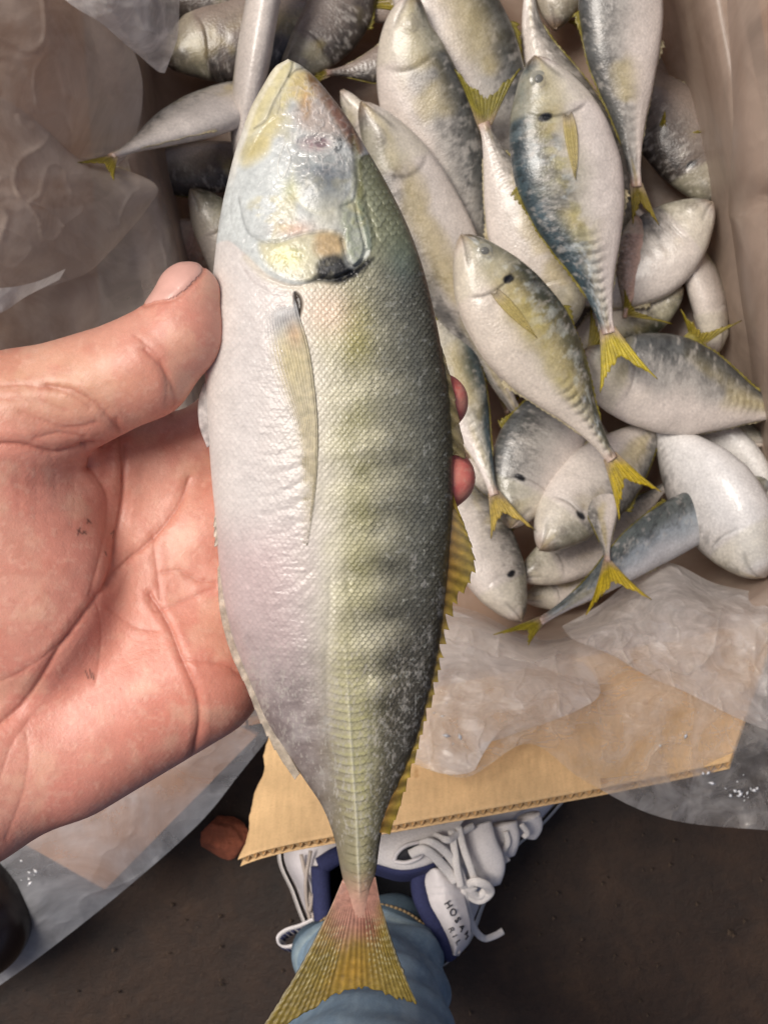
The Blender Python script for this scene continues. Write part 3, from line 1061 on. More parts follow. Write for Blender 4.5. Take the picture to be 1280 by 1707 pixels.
FISH = [
    # -------- bottom layer
    dict(sp=[(880, -30), (890, 60), (940, 190), (990, 330), (1000, 470)][::-1], wpx=140, z=(.045, .055), b=1, pal='pale', label='pale fish with narrow stalk at the top, wedged under the big grey scuffed fish', roll=10, eye=False, pec=False),
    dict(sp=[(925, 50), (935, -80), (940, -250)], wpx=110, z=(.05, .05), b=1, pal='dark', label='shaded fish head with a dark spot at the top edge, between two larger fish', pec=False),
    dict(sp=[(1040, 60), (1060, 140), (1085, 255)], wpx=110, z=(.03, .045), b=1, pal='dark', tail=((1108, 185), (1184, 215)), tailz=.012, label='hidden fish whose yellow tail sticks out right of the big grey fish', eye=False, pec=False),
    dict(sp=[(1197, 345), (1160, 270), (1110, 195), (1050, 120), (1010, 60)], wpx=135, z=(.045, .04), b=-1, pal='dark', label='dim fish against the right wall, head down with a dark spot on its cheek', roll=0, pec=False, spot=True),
    dict(sp=[(1188, 338), (1140, 380), (1070, 440), (990, 480), (900, 500)], wpx=140, z=(.065, .05), b=1, pal='pale', label='cream fish with its brown snout pointing right at the wall', roll=-15, pec=False),
    dict(sp=[(1192, 590), (1180, 500), (1150, 430), (1090, 380), (1040, 330)], wpx=110, z=(.045, .045), b=1, pal='pale', label='pale belly of a fish standing by the right wall under the cream fish', roll=-60, eye=False, pec=False),
    dict(sp=[(1060, 360), (1056, 420), (1040, 530)], wpx=60, z=(.06, .066), b=1, pal='pink', tail=((1040, 482), (1121, 540)), tailz=.004, label='pinkish stalk of a fish squeezed beside the spotted pale fish, yellow tail bent back', eye=False, pec=False, fins=False),
    dict(sp=[(1138, 480), (1100, 505), (1040, 540), (960, 590), (900, 640)], wpx=95, z=(.055, .04), b=-1, pal='green', label='small mottled fish head pointing right above the big horizontal fish', pec=False),
    dict(sp=[(1180, 760), (1165, 680), (1158, 580)], wpx=70, z=(.03, .065), b=1, pal='pale', tail=((1134, 515), (1236, 534)), tailz=.008, label='fish hidden under the horizontal one with its olive tail spread by the right wall', eye=False, pec=False, fins=False),
    dict(sp=[(1279, 740), (1230, 725), (1150, 700), (1060, 680), (980, 650)], wpx=80, z=(.055, .04), b=1, pal='grey', label='fish with a dark mouth at the right edge just under the horizontal fish', pec=False),
    dict(sp=[(1268, 876), (1245, 800), (1190, 740), (1110, 690), (1050, 650)], wpx=100, z=(.06, .04), b=-1, pal='white', label='white slim fish between the right edge and the brightest white fish', roll=-40, pec=False, eye=False),
    dict(sp=[(862, 965), (905, 945), (980, 905), (1060, 850), (1120, 800)], wpx=95, z=(.062, .045), b=-1, pal='pale', label='small fish with a dark snout pointing left under the spotted blunt headed fish', pec=False),
    dict(sp=[(870, 1000), (930, 985), (1010, 950), (1090, 900)], wpx=70, z=(.045, .04), b=-1, pal='pale', label='sliver of a pale fish below the dark snouted small fish', eye=False, pec=False),
    dict(sp=[(985, 690), (996, 780), (1005, 870), (1012, 936)], wpx=74, z=(.05, .118), b=1, pal='pale', tail=((976, 1026), (1086, 1000)), tailz=.014, label='fish buried head first, its tail with bright yellow fork hanging over the bluish slim fish', eye=False, pec=False, tcol=(204, 180, 40)),
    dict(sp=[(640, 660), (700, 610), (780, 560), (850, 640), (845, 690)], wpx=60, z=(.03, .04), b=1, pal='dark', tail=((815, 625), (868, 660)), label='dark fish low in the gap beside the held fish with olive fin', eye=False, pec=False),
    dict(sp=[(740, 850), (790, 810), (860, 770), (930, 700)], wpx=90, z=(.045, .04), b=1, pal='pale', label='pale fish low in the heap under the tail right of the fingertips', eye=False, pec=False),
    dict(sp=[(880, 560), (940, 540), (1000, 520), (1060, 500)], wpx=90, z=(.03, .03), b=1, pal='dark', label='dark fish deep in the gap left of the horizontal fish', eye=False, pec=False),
    # -------- left side, dim
    dict(sp=[(460, -160), (450, -60), (425, 80), (405, 230), (420, 400)], wpx=118, z=(.10, .085), b=1, pal='pale', fins=False, label='long plain pale belly of a fish behind the snout of the held fish', roll=-75, eye=False, pec=False, spot=False),
    dict(sp=[(480, 160), (400, 170), (320, 200), (245, 235), (186, 262)], wpx=118, z=(.058, .15), b=1, pal='pale', tail=((122, 272), (190, 300)), tailz=.03, label='pale pointed fish at the upper left with its small yellow tail on the film', roll=-35, eye=False, pec=False),
    dict(sp=[(460, 270), (390, 275), (300, 285), (210, 280), (150, 270)], wpx=90, z=(.045, .06), b=-1, pal='dark', label='dark fish lying below the pale pointed fish at the upper left', eye=False, pec=False),
    dict(sp=[(318, 315), (345, 350), (400, 430), (440, 560), (460, 640)], wpx=110, z=(.062, .05), b=-1, pal='green', label='fish peeping out with raised yellowish jaw just left of the held fish', pec=False),
    dict(sp=[(256, 372), (300, 395), (380, 430), (460, 470), (540, 520)], wpx=96, z=(.045, .04), b=1, pal='pink', label='small reddish stained fish head above the thumb', roll=-25, pec=False),
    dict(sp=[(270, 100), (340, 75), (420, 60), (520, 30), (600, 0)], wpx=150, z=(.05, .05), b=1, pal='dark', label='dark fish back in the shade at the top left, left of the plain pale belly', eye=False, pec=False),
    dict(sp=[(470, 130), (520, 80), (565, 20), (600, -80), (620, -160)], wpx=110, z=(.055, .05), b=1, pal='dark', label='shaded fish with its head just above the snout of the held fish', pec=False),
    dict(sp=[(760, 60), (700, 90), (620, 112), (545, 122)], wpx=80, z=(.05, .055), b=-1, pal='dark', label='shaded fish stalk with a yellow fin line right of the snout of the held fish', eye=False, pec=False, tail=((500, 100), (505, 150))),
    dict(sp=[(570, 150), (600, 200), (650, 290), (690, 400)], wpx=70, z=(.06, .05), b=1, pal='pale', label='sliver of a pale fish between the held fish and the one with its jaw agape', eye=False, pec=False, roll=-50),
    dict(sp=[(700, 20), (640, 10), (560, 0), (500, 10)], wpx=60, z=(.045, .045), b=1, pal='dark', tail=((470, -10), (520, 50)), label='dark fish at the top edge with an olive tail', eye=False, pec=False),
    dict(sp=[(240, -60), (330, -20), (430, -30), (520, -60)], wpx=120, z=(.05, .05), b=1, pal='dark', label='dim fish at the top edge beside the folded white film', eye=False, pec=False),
    # -------- middle layer
    dict(sp=[(700, -200), (715, -60), (780, 90), (830, 220), (850, 340), (850, 440)], wpx=170, z=(.065, .05), b=-1, pal='grey', label='mottled grey fish at the top behind the raised yellow tail', eye=False, pec=False),
    dict(sp=[(932, 560), (925, 490), (885, 390), (835, 290), (806, 205)], wpx=150, z=(.075, .088), b=1, pal='pale', tail=((757, 114), (868, 112)), tailz=.006, label='pale fish lying tail up, its yellow fork spread between two grey fish', roll=10, eye=False, pec=False, tcol=(150, 140, 52)),
    dict(sp=[(688, -14), (680, 60), (705, 170), (745, 280), (790, 400), (830, 500)], wpx=148, z=(.088, .06), b=-1, pal='grey', pec=False, label='brownish grey fish with stained flank at the top, right of the held fish head', roll=10),
    dict(sp=[(602, 170), (650, 245), (720, 390), (780, 520), (840, 650), (870, 700)], wpx=138, z=(.098, .06), b=1, pal='pale', label='fish with its jaw agape right behind the held fish head', roll=8, pr=(1, 1.1), pec=False, gill=1),
    dict(sp=[(660, 420), (700, 520), (755, 640), (800, 750), (824, 826)], wpx=120, z=(.06, .09), b=-1, pal='blue', tail=((818, 898), (892, 884)), tailz=.006, label='dark backed fish alongside the held fish with a bleached yellow tail', roll=0, eye=False, pec=False, tcol=(200, 176, 86)),
    dict(sp=[(868, 1036), (840, 985), (800, 900), (760, 820), (720, 740)], wpx=112, z=(.075, .06), b=1, pal='pale', label='blunt pale fish head down at the film just right of the held fish dorsal fin', roll=-12, pr=(1, 1.2), pec=False, spot=True),
    dict(sp=[(850, 880), (868, 820), (905, 740), (950, 660), (990, 590)], wpx=150, z=(.080, .06), b=-1, pal='grey', label='broad whitish grey fish in the middle of the heap with a dark smudge', roll=10, eye=False, pec=False, spot=True),
    dict(sp=[(1290, 800), (1180, 850), (1080, 905), (985, 980), (900, 1036)], wpx=98, z=(.060, .132), b=1, pal='bluegrey', tail=((822, 1058), (880, 1076)), tailz=.012, label='slim bluish fish whose stalk and yellow tail lie out on the film', roll=18, eye=False, pec=False, tcol=(176, 160, 50)),
    dict(sp=[(1096, -190), (1040, -60), (1036, 60), (1046, 170), (1060, 312)], wpx=142, z=(.10, .095), b=1, pal='grey', tail=((1054, 374), (1098, 376)), tailz=0, label='big grey scuffed fish at the top right coming in from the edge', roll=5, eye=False, pec=False, tcol=(150, 132, 40)),
    dict(sp=[(970, 585), (1020, 620), (1110, 640), (1210, 668), (1325, 692)], wpx=165, z=(.085, .08), b=-1, pal='grey', label='large horizontal grey backed fish whose tail end leaves the frame at the right', roll=8, eye=False, pec=False),
    dict(sp=[(900, 916), (935, 870), (1000, 800), (1060, 740), (1130, 680)], wpx=130, z=(.092, .06), b=1, pal='pale', label='blunt headed fish facing lower left with a dark cheek spot, below the striped stalk', roll=10, pr=(1, 1.1), pec=False, spot=True, gill=.8),
    dict(sp=[(1274, 962), (1232, 890), (1178, 815), (1125, 745), (1075, 675)], wpx=168, z=(.098, .06), b=-1, pal='white', label='brightest white fish with its yellowish snout at the right edge', roll=-55, pr=(1, 1.35), gill=1, eye=False, pec=False, spot=False, fins=False),
    # -------- top layer
    dict(sp=[(890, 94), (915, 170), (950, 300), (985, 430), (1014, 556)], wpx=182, z=(.122, .118), b=1, pal='blue', tail=((1000, 655), (1096, 632)), tailz=.004, label='blue green backed fish with pale spotted flank lying head up atop the heap', roll=6, tcol=(204, 186, 46), eye=True, spot=True, scute=1, gill=1),
    dict(sp=[(768, 392), (815, 470), (890, 580), (960, 680), (1020, 766)], wpx=160, z=(.132, .122), b=-1, pal='green', tail=((1032, 868), (1102, 820)), tailz=.004, label='fish with dark green back and clear clouded eye lying topmost beside the held fish', roll=-4, tcol=(204, 180, 40), eye=True, spot=True, scute=1, gill=1),
]
for i_, d in enumerate(FISH):
    box_fish(seed=i_ * 3 + 1, **d)

# ------------------------------------------------------------------ the held fish
Z0 = 0.52
K0 = (H - Z0) / F            # metres per photograph pixel at the fish's middle plane
LY = [100, 110, 140, 180, 220, 260, 300, 340, 380, 420, 450, 500, 560, 620, 700, 760, 800, 850, 900, 950, 1000, 1050, 1100, 1150, 1200, 1250, 1300, 1350, 1400, 1450, 1480, 1536]
LX = [477, 460, 440, 418, 403, 390, 380, 371, 364, 359, 356, 350, 345, 342, 345, 350, 353, 358, 362, 366, 373, 384, 401, 422, 443, 474, 508, 540, 558, 568, 575, 588]
RY = [100, 106, 115, 130, 160, 200, 240, 280, 320, 360, 400, 450, 500, 550, 600, 650, 700, 750, 800, 850, 900, 950, 1000, 1050, 1100, 1150, 1200, 1250, 1300, 1350, 1400, 1450, 1480, 1536]
RX = [484, 497, 510, 527, 552, 582, 606, 630, 652, 672, 689, 706, 719, 730, 739, 747, 751, 754, 755, 754, 750, 746, 741, 735, 727, 716, 703, 688, 668, 646, 634, 627, 620, 611]
HY = [100, 130, 200, 300, 400, 500, 600, 750, 900, 1050, 1200, 1300, 1400, 1460, 1530]
HT = [7, 26, 54, 80, 94, 102, 107, 107, 99, 85, 63, 46, 31, 22, 3]


def fish_z(x, y):
    L = hermite(LY, LX, y)
    R = hermite(RY, RX, y)
    h = hermite(HY, HT, y)
    s = np.clip((x - (L + R) / 2) / ((R - L) / 2), -1, 1)
    return h * (1 - np.abs(s) ** 2.25) ** 0.58 + droop(y)


def droop(y):
    return -18 * sstep(1150, 1560, y)


held = empty('held_fish', tuple(P(545, 800, Z0)), 'large silver and olive fish with a black gill spot held up in the hand', 'fish')


def paint(col, mask, rgb, k=1.0):
    m = np.clip(mask * k, 0, 1)[:, None]
    return col * (1 - m) + lin(rgb) * m


def build_held():
    nv, nt_, nb = 1080, 400, 40
    t = np.linspace(0, 1, nv)
    y = 100 + 1430 * np.where(t < .06, (t / .06) ** 1.8 * .05, .05 + (t - .06) / .94 * .95)
    L = hermite(LY, LX, y)
    R = hermite(RY, RX, y)
    ht = hermite(HY, HT, y)
    st = -np.cos(np.linspace(0.0, np.pi, nt_))
    st = 0.55 * st + 0.45 * np.linspace(-1, 1, nt_)
    sb = np.linspace(1, -1, nb + 2)[1:-1]
    S = np.concatenate([st, sb])
    n = len(S)
    cx = (L + R) / 2
    hw = (R - L) / 2
    X = cx[:, None] + hw[:, None] * S[None]
    Y = np.repeat(y[:, None], n, 1)
    prof = (1 - np.abs(S) ** 2.25).clip(0) ** 0.58
    Zt = ht[:, None] * prof[None]
    Z = Zt.copy()
    Z[:, nt_:] *= -1
    topm = np.zeros((nv, n), bool)
    topm[:, :nt_] = True
    x = X[:, :nt_].ravel()
    yy = Y[:, :nt_].ravel()
    q = np.repeat(((S[:nt_] + 1) / 2)[None], nv, 0).ravel()
    rim = np.repeat(np.sqrt(prof[:nt_])[None], nv, 0).ravel()
    # --------------------------------------------------------- masks
    head = sdpoly(x, yy, smooth_closed([(476, 90), (524, 96), (580, 160), (628, 244), (600, 262), (598, 300), (594, 340), (610, 362), (618, 410), (606, 436), (566, 466), (528, 470), (488, 474), (448, 458), (412, 425), (380, 400), (340, 398), (330, 250), (400, 140)]), 80)
    inhead = sstep(3, -3, head)
    nf = fbm(x, yy, 26, 5, 1)
    nfi = fbm(x, yy, 7, 4, 2)
    nfl = fbm(x, yy, 90, 4, 3)
    # --------------------------------------------------------- scales
    wx = x + 5 * (fbm(x, yy, 40, 2, 4) - .5)
    wy = yy + 5 * (fbm(x, yy, 40, 2, 5) - .5) + 26 * (q - .6) ** 2 * 3

    def scales(sx, sy):
        row = np.floor(wy / sy)
        best = np.zeros_like(wx)
        edge = np.zeros_like(wx)
        done = np.zeros(wx.shape, bool)
        for k_ in (-1, 0):
            r = row + k_
            off = (np.mod(r, 2)) * .5
            c_ = np.floor(wx / sx - off + .5)
            dx = (wx / sx - off - c_)
            dy = (wy - r * sy) / sy
            jit = vnoise(c_ * 1.7 + 11.3, r * 1.3 + 7.1, 6)
            d = np.sqrt((dx / .62) ** 2 + (dy / (1.62 + .2 * (jit - .5))) ** 2)
            inside = (d < 1) & ~done
            best = np.where(inside, dy / 1.6 * (.7 + .6 * jit) + .25 * (jit - .5), best)
            edge = np.where(inside, sstep(.72, .98, d), edge)
            done |= inside
        return best, edge
    s1, e1 = scales(9.6, 6.2)
    s2, e2 = scales(12.5, 8.6)
    nape = sstep(470, 380, yy) * (1 - inhead)
    sc_h = s1 * (1 - nape) + s2 * nape
    sc_e = e1 * (1 - nape) + e2 * nape
    scal = (1 - inhead) * (0.35 + 0.65 * sstep(.38, .62, q))
    tailpart = sstep(1120, 1260, yy)
    scal *= 1 - .45 * tailpart
    scal = np.where((yy < 1480), scal, scal * sstep(1530, 1480, yy))
    D = 2.1 * scal * sc_h - 0.6 * scal * sc_e
    # fine cross wrinkles on the belly
    bw_ = (1 - inhead) * sstep(.50, .32, q)
    D += bw_ * 1.5 * (fbm(x * .55, yy * 1.6, 9, 3, 6) - .5)
    D += 2.2 * (fbm(x, yy, 34, 3, 7) - .5) * (1 - inhead)
    # muscle chevrons by the pectoral fin tip
    for (ax, ay, bx, by, dp) in [(440, 858, 512, 830, 1.6), (438, 830, 508, 800, 1.5), (450, 790, 510, 770, 1.2), (420, 760, 500, 745, .8), (470, 985, 520, 950, 1.0), (430, 900, 505, 868, .9), (455, 1020, 520, 975, .8), (520, 660, 620, 655, 1.0), (528, 746, 600, 742, .8)]:
        d = dpoly(x, yy, [(ax, ay), ((ax + bx) / 2, (ay + by) / 2 + 6), (bx, by)], 40)
        D -= .42 * dp * np.exp(-(d / 5) ** 2)
        D += .45 * dp * np.exp(-((d - 10) / 9) ** 2)
    # --------------------------------------------------------- head relief
    D += (1.2 + 2.4 * sstep(360, 420, yy)) * sstep(5, -9, head) * sstep(.06, .2, rim)
    hd = lambda pts, w, a: a * np.exp(-(dpoly(x, yy, pts, 50) / w) ** 2)
    D -= hd([(489, 104), (486, 118), (474, 142), (457, 172), (445, 199), (424, 214)], 2.6, 2.8)       # mouth slit
    D -= hd([(509, 113), (492, 118), (483, 128)], 2.2, 3)
    D -= hd([(416, 258), (440, 214), (465, 190), (470, 150)], 3.0, 2.0)                               # maxilla edge
    D -= hd([(398, 330), (410, 380), (430, 400), (462, 404), (500, 392), (545, 386), (572, 392)], 4.5, 2.2)   # preopercle
    D -= hd([(410, 400), (404, 430), (440, 462), (488, 478), (528, 468)], 3.6, 1.5)
    D -= hd([(400, 440), (420, 470), (445, 486)], 3.0, 1.5)
    D -= hd([(388, 300), (384, 360), (395, 395)], 3.0, 1.2)
    D -= hd([(570, 400), (580, 436), (592, 444), (604, 434), (612, 418)], 3.5, 5)
    D -= hd([(592, 340), (598, 372), (608, 410), (604, 430)], 3.0, 3.0)
    D -= hd([(610, 330), (620, 370), (628, 400)], 4.0, 2.0)
    D -= hd([(586, 215), (592, 262), (597, 310), (590, 336), (572, 346)], 4.5, 3.5)                   # groove behind the eye lid
    D += hd([(578, 352), (582, 400), (590, 432)], 7, 1.8) + inhead * 2.2 * (nfi - .5) * sstep(560, 580, x)
    D += hd([(600, 350), (612, 395)], 7, 2.2)
    D -= 5.5 * np.exp(-(dpoly(x, yy, [(528, 464), (556, 466), (586, 454), (604, 438)], 50) / 5) ** 2)
    # clouded eye bulge with shrunken socket above it
    er = np.sqrt(((x - 538) / 52) ** 2 + ((yy - 298) / 58) ** 2)
    D += 8 * sstep(1.05, .1, er) - .9 * np.exp(-((er - 1.02) / .14) ** 2)
    so_ = np.sqrt(((x - 525) / 34) ** 2 + ((yy - 240) / 16) ** 2)
    D -= 4.0 * sstep(1.2, .2, so_)
    D += 2.0 * np.exp(-((so_ - 1.15) / .2) ** 2)
    # wet crinkled skin over the snout
    wet = sstep(30, -25, sdpoly(x, yy, [(500, 125), (530, 140), (590, 225), (588, 285), (500, 285), (470, 230), (468, 170)], 60))
    rid = 1 - np.abs(2 * fbm(x + 14 * nfi, yy + 14 * nf, 15, 3, 1) - 1) * 2.2
    D += wet * 1.9 * np.clip(rid, 0, 1) ** 2
    # slime string
    lp = [(476, 236), (466, 262), (463, 285), (470, 297), (480, 280), (484, 262), (478, 240), (500, 240), (540, 248), (566, 240)]
    D += hd(lp, 1.6, .9)
    # rough cheek
    cheek = inhead * sstep(520, 440, x) * sstep(180, 260, yy)
    D += cheek * 1.6 * (fbm(x, yy, 5.5, 3, 2) - .5) + cheek * 1.8 * (fbm(x, yy, 15, 3, 5) - .5)
    D += inhead * 1.0 * (nfi - .5)
    # scutes of the lateral line
    ll = [(560, 905), (566, 980), (576, 1080), (582, 1180), (588, 1280), (594, 1360), (597, 1440), (600, 1500)]
    lx = hermite([p[1] for p in ll], [p[0] for p in ll], yy)
    dl = np.abs(x - lx)
    sw = np.interp(yy, [900, 1000, 1100, 1250, 1350, 1440, 1520], [6, 14, 30, 34, 28, 22, 10])
    per = np.interp(yy, [900, 1500], [13.5, 15.5])
    phs = np.cumsum(1.0 / np.interp(y, [900, 1500], [13.5, 15.5]) * np.gradient(y))
    phase = np.interp(yy, y, phs) * 2 * np.pi + (dl / (sw + 1)) ** 1.5 * 3.4 + 1.5 * (nf - .5)
    sm = sstep(1000, 1230, yy) * sstep(1.25, .35, dl / (sw + 1) + .5 * (nf - .5)) * sstep(1515, 1480, yy)
    saw = (phase / (2 * np.pi)) % 1.0
    D = D * (1 - .75 * sm) + sm * (1.5 * saw - .6)
    D += sm * 1.6 * np.exp(-(dl / 3.0) ** 2)
    D -= sstep(900, 1000, yy) * 1.0 * np.exp(-((dl - sw - 3) / 5) ** 2) * sstep(1500, 1450, yy)
    # pit at the pectoral base
    pit = sdpoly(x, yy, smooth_closed([(491, 488), (500, 492), (505, 506), (502, 522), (497, 530), (492, 512)]), 40)
    D -= 8 * sstep(3, -4, pit)
    D *= np.clip(rim * 1.8, 0, 1)
    Z[:, :nt_] += D.reshape(nv, nt_)
    Z += droop(y)[:, None]
    # --------------------------------------------------------- colour
    qn = q + .10 * (nfl - .5) + .05 * (nf - .5)
    st_ = [0, .18, .32, .43, .53, .64, .76, .88, 1]
    cs = np.array([lin(c) for c in [(208, 202, 196), (202, 195, 190), (196, 188, 182), (194, 187, 174), (190, 184, 160), (172, 168, 142), (138, 136, 118), (104, 104, 94), (84, 80, 64)]])
    col = np.stack([np.interp(qn, st_, cs[:, i]) for i in range(3)], -1)
    # rosy lavender belly toward the vent
    col = paint(col, sstep(820, 960, yy) * sstep(1260, 1050, yy) * sstep(.50, .2, qn), (184, 160, 158), .75)
    col = paint(col, sstep(940, 1240, yy) * sstep(.56, .34, qn) * (.5 + nf), (124, 112, 110), .9)
    col = paint(col, sstep(860, 1180, yy) * sstep(.58, .80, qn), (74, 68, 58), .88)
    col = paint(col, sstep(1220, 1420, yy), (98, 90, 72), .65)
    # olive patches and dark saddles across the flank
    flank = sstep(.46, .66, qn)
    for yc, wd, a in [(605, 30, .28), (690, 20, .25), (768, 20, .62), (852, 19, .75), (944, 20, .88), (1022, 20, .82), (1106, 24, .80), (1180, 22, .70), (1250, 22, .5)]:
        b_ = np.exp(-(((yy - yc - 22 * (nf - .5) + 16 * (q - .7)) / wd) ** 2)) * flank * sstep(1.02, .85, q + .1)
        col = col * (1 - a * .56 * b_)[:, None]
    for yc in (560, 645, 730, 811, 898, 983, 1064, 1143):
        b_ = np.exp(-(((yy - yc - 26 * (nf - .5) - 10 * np.sin(q * 14)) / 17) ** 2)) * np.exp(-((qn - .62) / .13) ** 2)
        col = paint(col, b_, (212, 206, 178), .62)
    gr = np.exp(-((qn - .62) / .075) ** 2) * sstep(.45, .66, nfl) * sstep(470, 520, yy)
    col = paint(col, gr, (138, 134, 76), .45)
    gr2 = np.exp(-(((x - 595) / 26) ** 2)) * np.exp(-(((yy - 560) / 60) ** 2))
    col = paint(col, gr2 * (.5 + nf), (146, 138, 62), .6)
    # warm patch behind the gill cover
    wp = np.exp(-(((x - 545) / 40) ** 2 + ((yy - 520) / 42) ** 2))
    col = paint(col, wp, (212, 188, 166), .8)
    # yellow green band along the scutes
    yb = sstep(960, 1130, yy) * np.exp(-((x - lx + 16 * (nf - .5)) / (sw * 1.15 + 6)) ** 2)
    col = paint(col, yb, (150, 144, 104), .6)
    col = paint(col, sm * np.exp(-(dl / 2.5) ** 2), (188, 184, 160), .7)
    col = col * (1 - .20 * sm * (.4 + 1.2 * nfi) * np.exp(-((saw - .06) / .12) ** 2) * sstep(2, 5, dl))[:, None]
    col = paint(col, sm * np.exp(-((saw - .75) / .2) ** 2) * sstep(1420, 1300, yy), (182, 178, 120), .4)
    # scale edges
    col = col * (1 - .60 * sc_e * scal * (.25 + .75 * sstep(.4, .7, q)) * (.6 + .8 * nf))[:, None]
    col = col * (1 + .34 * (sc_h - .3) * scal)[:, None]  # highlight on each raised scale put into the colour
    # pale scuffs on the dark back
    sf = sstep(.56, .74, fbm(x, yy, 15, 5, 5, .72)) * (sstep(660, 700, x) * sstep(880, 930, yy) * sstep(1260, 1100, yy) + sstep(1130, 1200, yy) * sstep(.2, .4, q) * .8)
    col = paint(col, sf, (176, 172, 164), .5)
    fr = sstep(.60, .78, fbm(x, yy, 7, 4, 6, .7)) * sstep(.6, .8, q)
    col = paint(col, fr, (168, 168, 158), .55)
    fr2 = sstep(.55, .72, fbm(x * 1.3, yy * .6, 6, 4, 2, .7)) * sstep(1000, 1150, yy) * sstep(1460, 1380, yy)
    col = paint(col, fr2, (176, 170, 160), .5)
    # blue green tone on the back behind the head
    bl = np.exp(-(((x - 672) / 26) ** 2 + ((yy - 410) / 50) ** 2))
    col = paint(col, bl, (104, 128, 124), .55)
    col = paint(col, nape * sstep(590, 620, x), (134, 136, 106), .7)
    col = paint(col, nape * sstep(590, 620, x) * sstep(.4, .75, sc_h), (168, 172, 146), .4)  # nape scale crests painted lighter, a highlight in the colour
    # ---------------- head
    col = paint(col, inhead, (196, 198, 194))
    col = paint(col, cheek, (206, 211, 208), .85)
    col = col * (1 - .22 * cheek * (1 - fbm(x, yy, 6, 4, 2)))[:, None]
    pl = lambda pts, f: sstep(f, -f, sdpoly(x, yy, smooth_closed(pts), 60))
    col = paint(col, pl([(470, 95), (490, 104), (468, 145), (440, 195), (415, 245), (390, 262), (400, 220), (430, 150)], 8), (206, 198, 162), .9)
    col = paint(col, sstep(15, 7, (x - np.interp(yy, LY, LX))) * sstep(330, 250, yy), (224, 220, 208), .95)
    col = paint(col, pl([(486, 122), (468, 160), (440, 206), (412, 252), (420, 262), (450, 240), (470, 200), (490, 150)], 8), (196, 184, 132), .7)
    col = paint(col, pl([(405, 250), (440, 222), (450, 250), (420, 275), (402, 275)], 9), (200, 184, 122), .6)
    col = paint(col, pl([(494, 118), (520, 122), (530, 150), (512, 190), (496, 170), (484, 150)], 8), (200, 172, 104), .75)
    col = paint(col, pl([(512, 122), (536, 140), (590, 205), (606, 250), (588, 250), (548, 190), (520, 150)], 6), (128, 92, 62), .85)
    col = paint(col, pl([(516, 160), (545, 180), (575, 225), (540, 225), (505, 215), (490, 190)], 12), (182, 164, 152), .8)
    col = paint(col, pl([(506, 150), (516, 160), (514, 196), (504, 190)], 7), (190, 146, 88), .5)
    col = paint(col, pl([(548, 165), (580, 205), (600, 255), (588, 235), (560, 200)], 6), (150, 104, 92), .6)
    col = paint(col, sstep(1.2, .4, so_) * (.5 + .8 * nfi), (150, 122, 124), .8)
    col = paint(col, sstep(1.1, .7, np.sqrt(((x - 535) / 11) ** 2 + ((yy - 238) / 9) ** 2)), (104, 86, 90), .7)
    col = paint(col, sstep(1.25, .75, np.sqrt(((x - 562) / 9) ** 2 + ((yy - 238) / 16) ** 2)) * (nfi > .5), (40, 40, 44), .7)
    col = paint(col, sstep(1.25, .65, er) * sstep(246, 268, yy), (158, 162, 160), .95)
    col = paint(col, sstep(1.3, .7, np.sqrt(((x - 535) / 34) ** 2 + ((yy - 300) / 26) ** 2)), (128, 134, 138), .85)
    col = paint(col, sstep(1.2, .6, np.sqrt(((x - 540) / 20) ** 2 + ((yy - 296) / 19) ** 2)), (96, 102, 108), .6)
    col = paint(col, np.exp(-((er - .98) / .07) ** 2) * sstep(250, 300, yy) * nf, (188, 186, 150), .5)
    col = paint(col, np.exp(-(((x - 548) / 30) ** 2 + ((yy - 358) / 34) ** 2)), (178, 176, 160), .85)
    col = paint(col, np.exp(-(((x - 484) / 14) ** 2 + ((yy - 318) / 20) ** 2)), (178, 178, 112), .55)
    col = paint(col, pl([(586, 225), (600, 255), (606, 330), (592, 345), (590, 280)], 6), (104, 104, 62), .75)
    col = paint(col, pl([(568, 345), (600, 335), (612, 400), (604, 432), (588, 440), (574, 410)], 9) * (.35 + .9 * nfi), (146, 152, 128), .9)
    col = paint(col, hd([(602, 350), (612, 385), (616, 412)], 6, 1), (110, 122, 96), .7)
    col = paint(col, np.exp(-(((x - 490) / 30) ** 2 + ((yy - 382) / 13) ** 2)), (196, 160, 136), .8)
    col = paint(col, pl([(432, 408), (470, 402), (520, 388), (566, 390), (574, 425), (558, 464), (520, 470), (480, 462), (448, 442)], 7), (190, 181, 142), .7)
    col = paint(col, pl([(530, 388), (566, 392), (572, 420), (548, 430), (524, 420)], 10), (176, 144, 98), .75)
    col = paint(col, np.exp(-(((x - 478) / 26) ** 2 + ((yy - 428) / 18) ** 2)), (206, 202, 104), .6)
    col = paint(col, hd([(410, 430), (445, 463), (490, 480), (530, 474)], 7, 1), (212, 204, 178), .4)
    hm = (inhead * (1 - cheek * .6))[:, None]
    col = col * (1 + hm * (.55 * (nf[:, None] - .5) + .5 * (nfi[:, None] - .5)))
    col = paint(col, inhead * sstep(.5, .7, nfl) * sstep(.4, .6, nf), (186, 172, 110), .4)
    stk = fbm(x * 1.9 + yy * .5, yy * .45 - x * .2, 7, 3, 1)
    col = col * (1 + inhead * .28 * (stk - .5) * sstep(300, 360, yy))[:, None]
    spot = pl([(512, 470), (526, 462), (528, 440), (540, 428), (560, 424), (572, 428), (578, 440), (590, 446), (606, 434), (624, 430), (602, 456), (566, 474), (540, 470)], 7)
    col = paint(col, spot * (.72 + .5 * nfi), (22, 22, 23))
    col = paint(col, np.exp(-(((x - 548) / 18) ** 2 + ((yy - 444) / 9) ** 2)) * sstep(.45, .6, nfi), (96, 98, 98), .45)
    col = paint(col, sstep(3, -4, pit), (44, 32, 22))
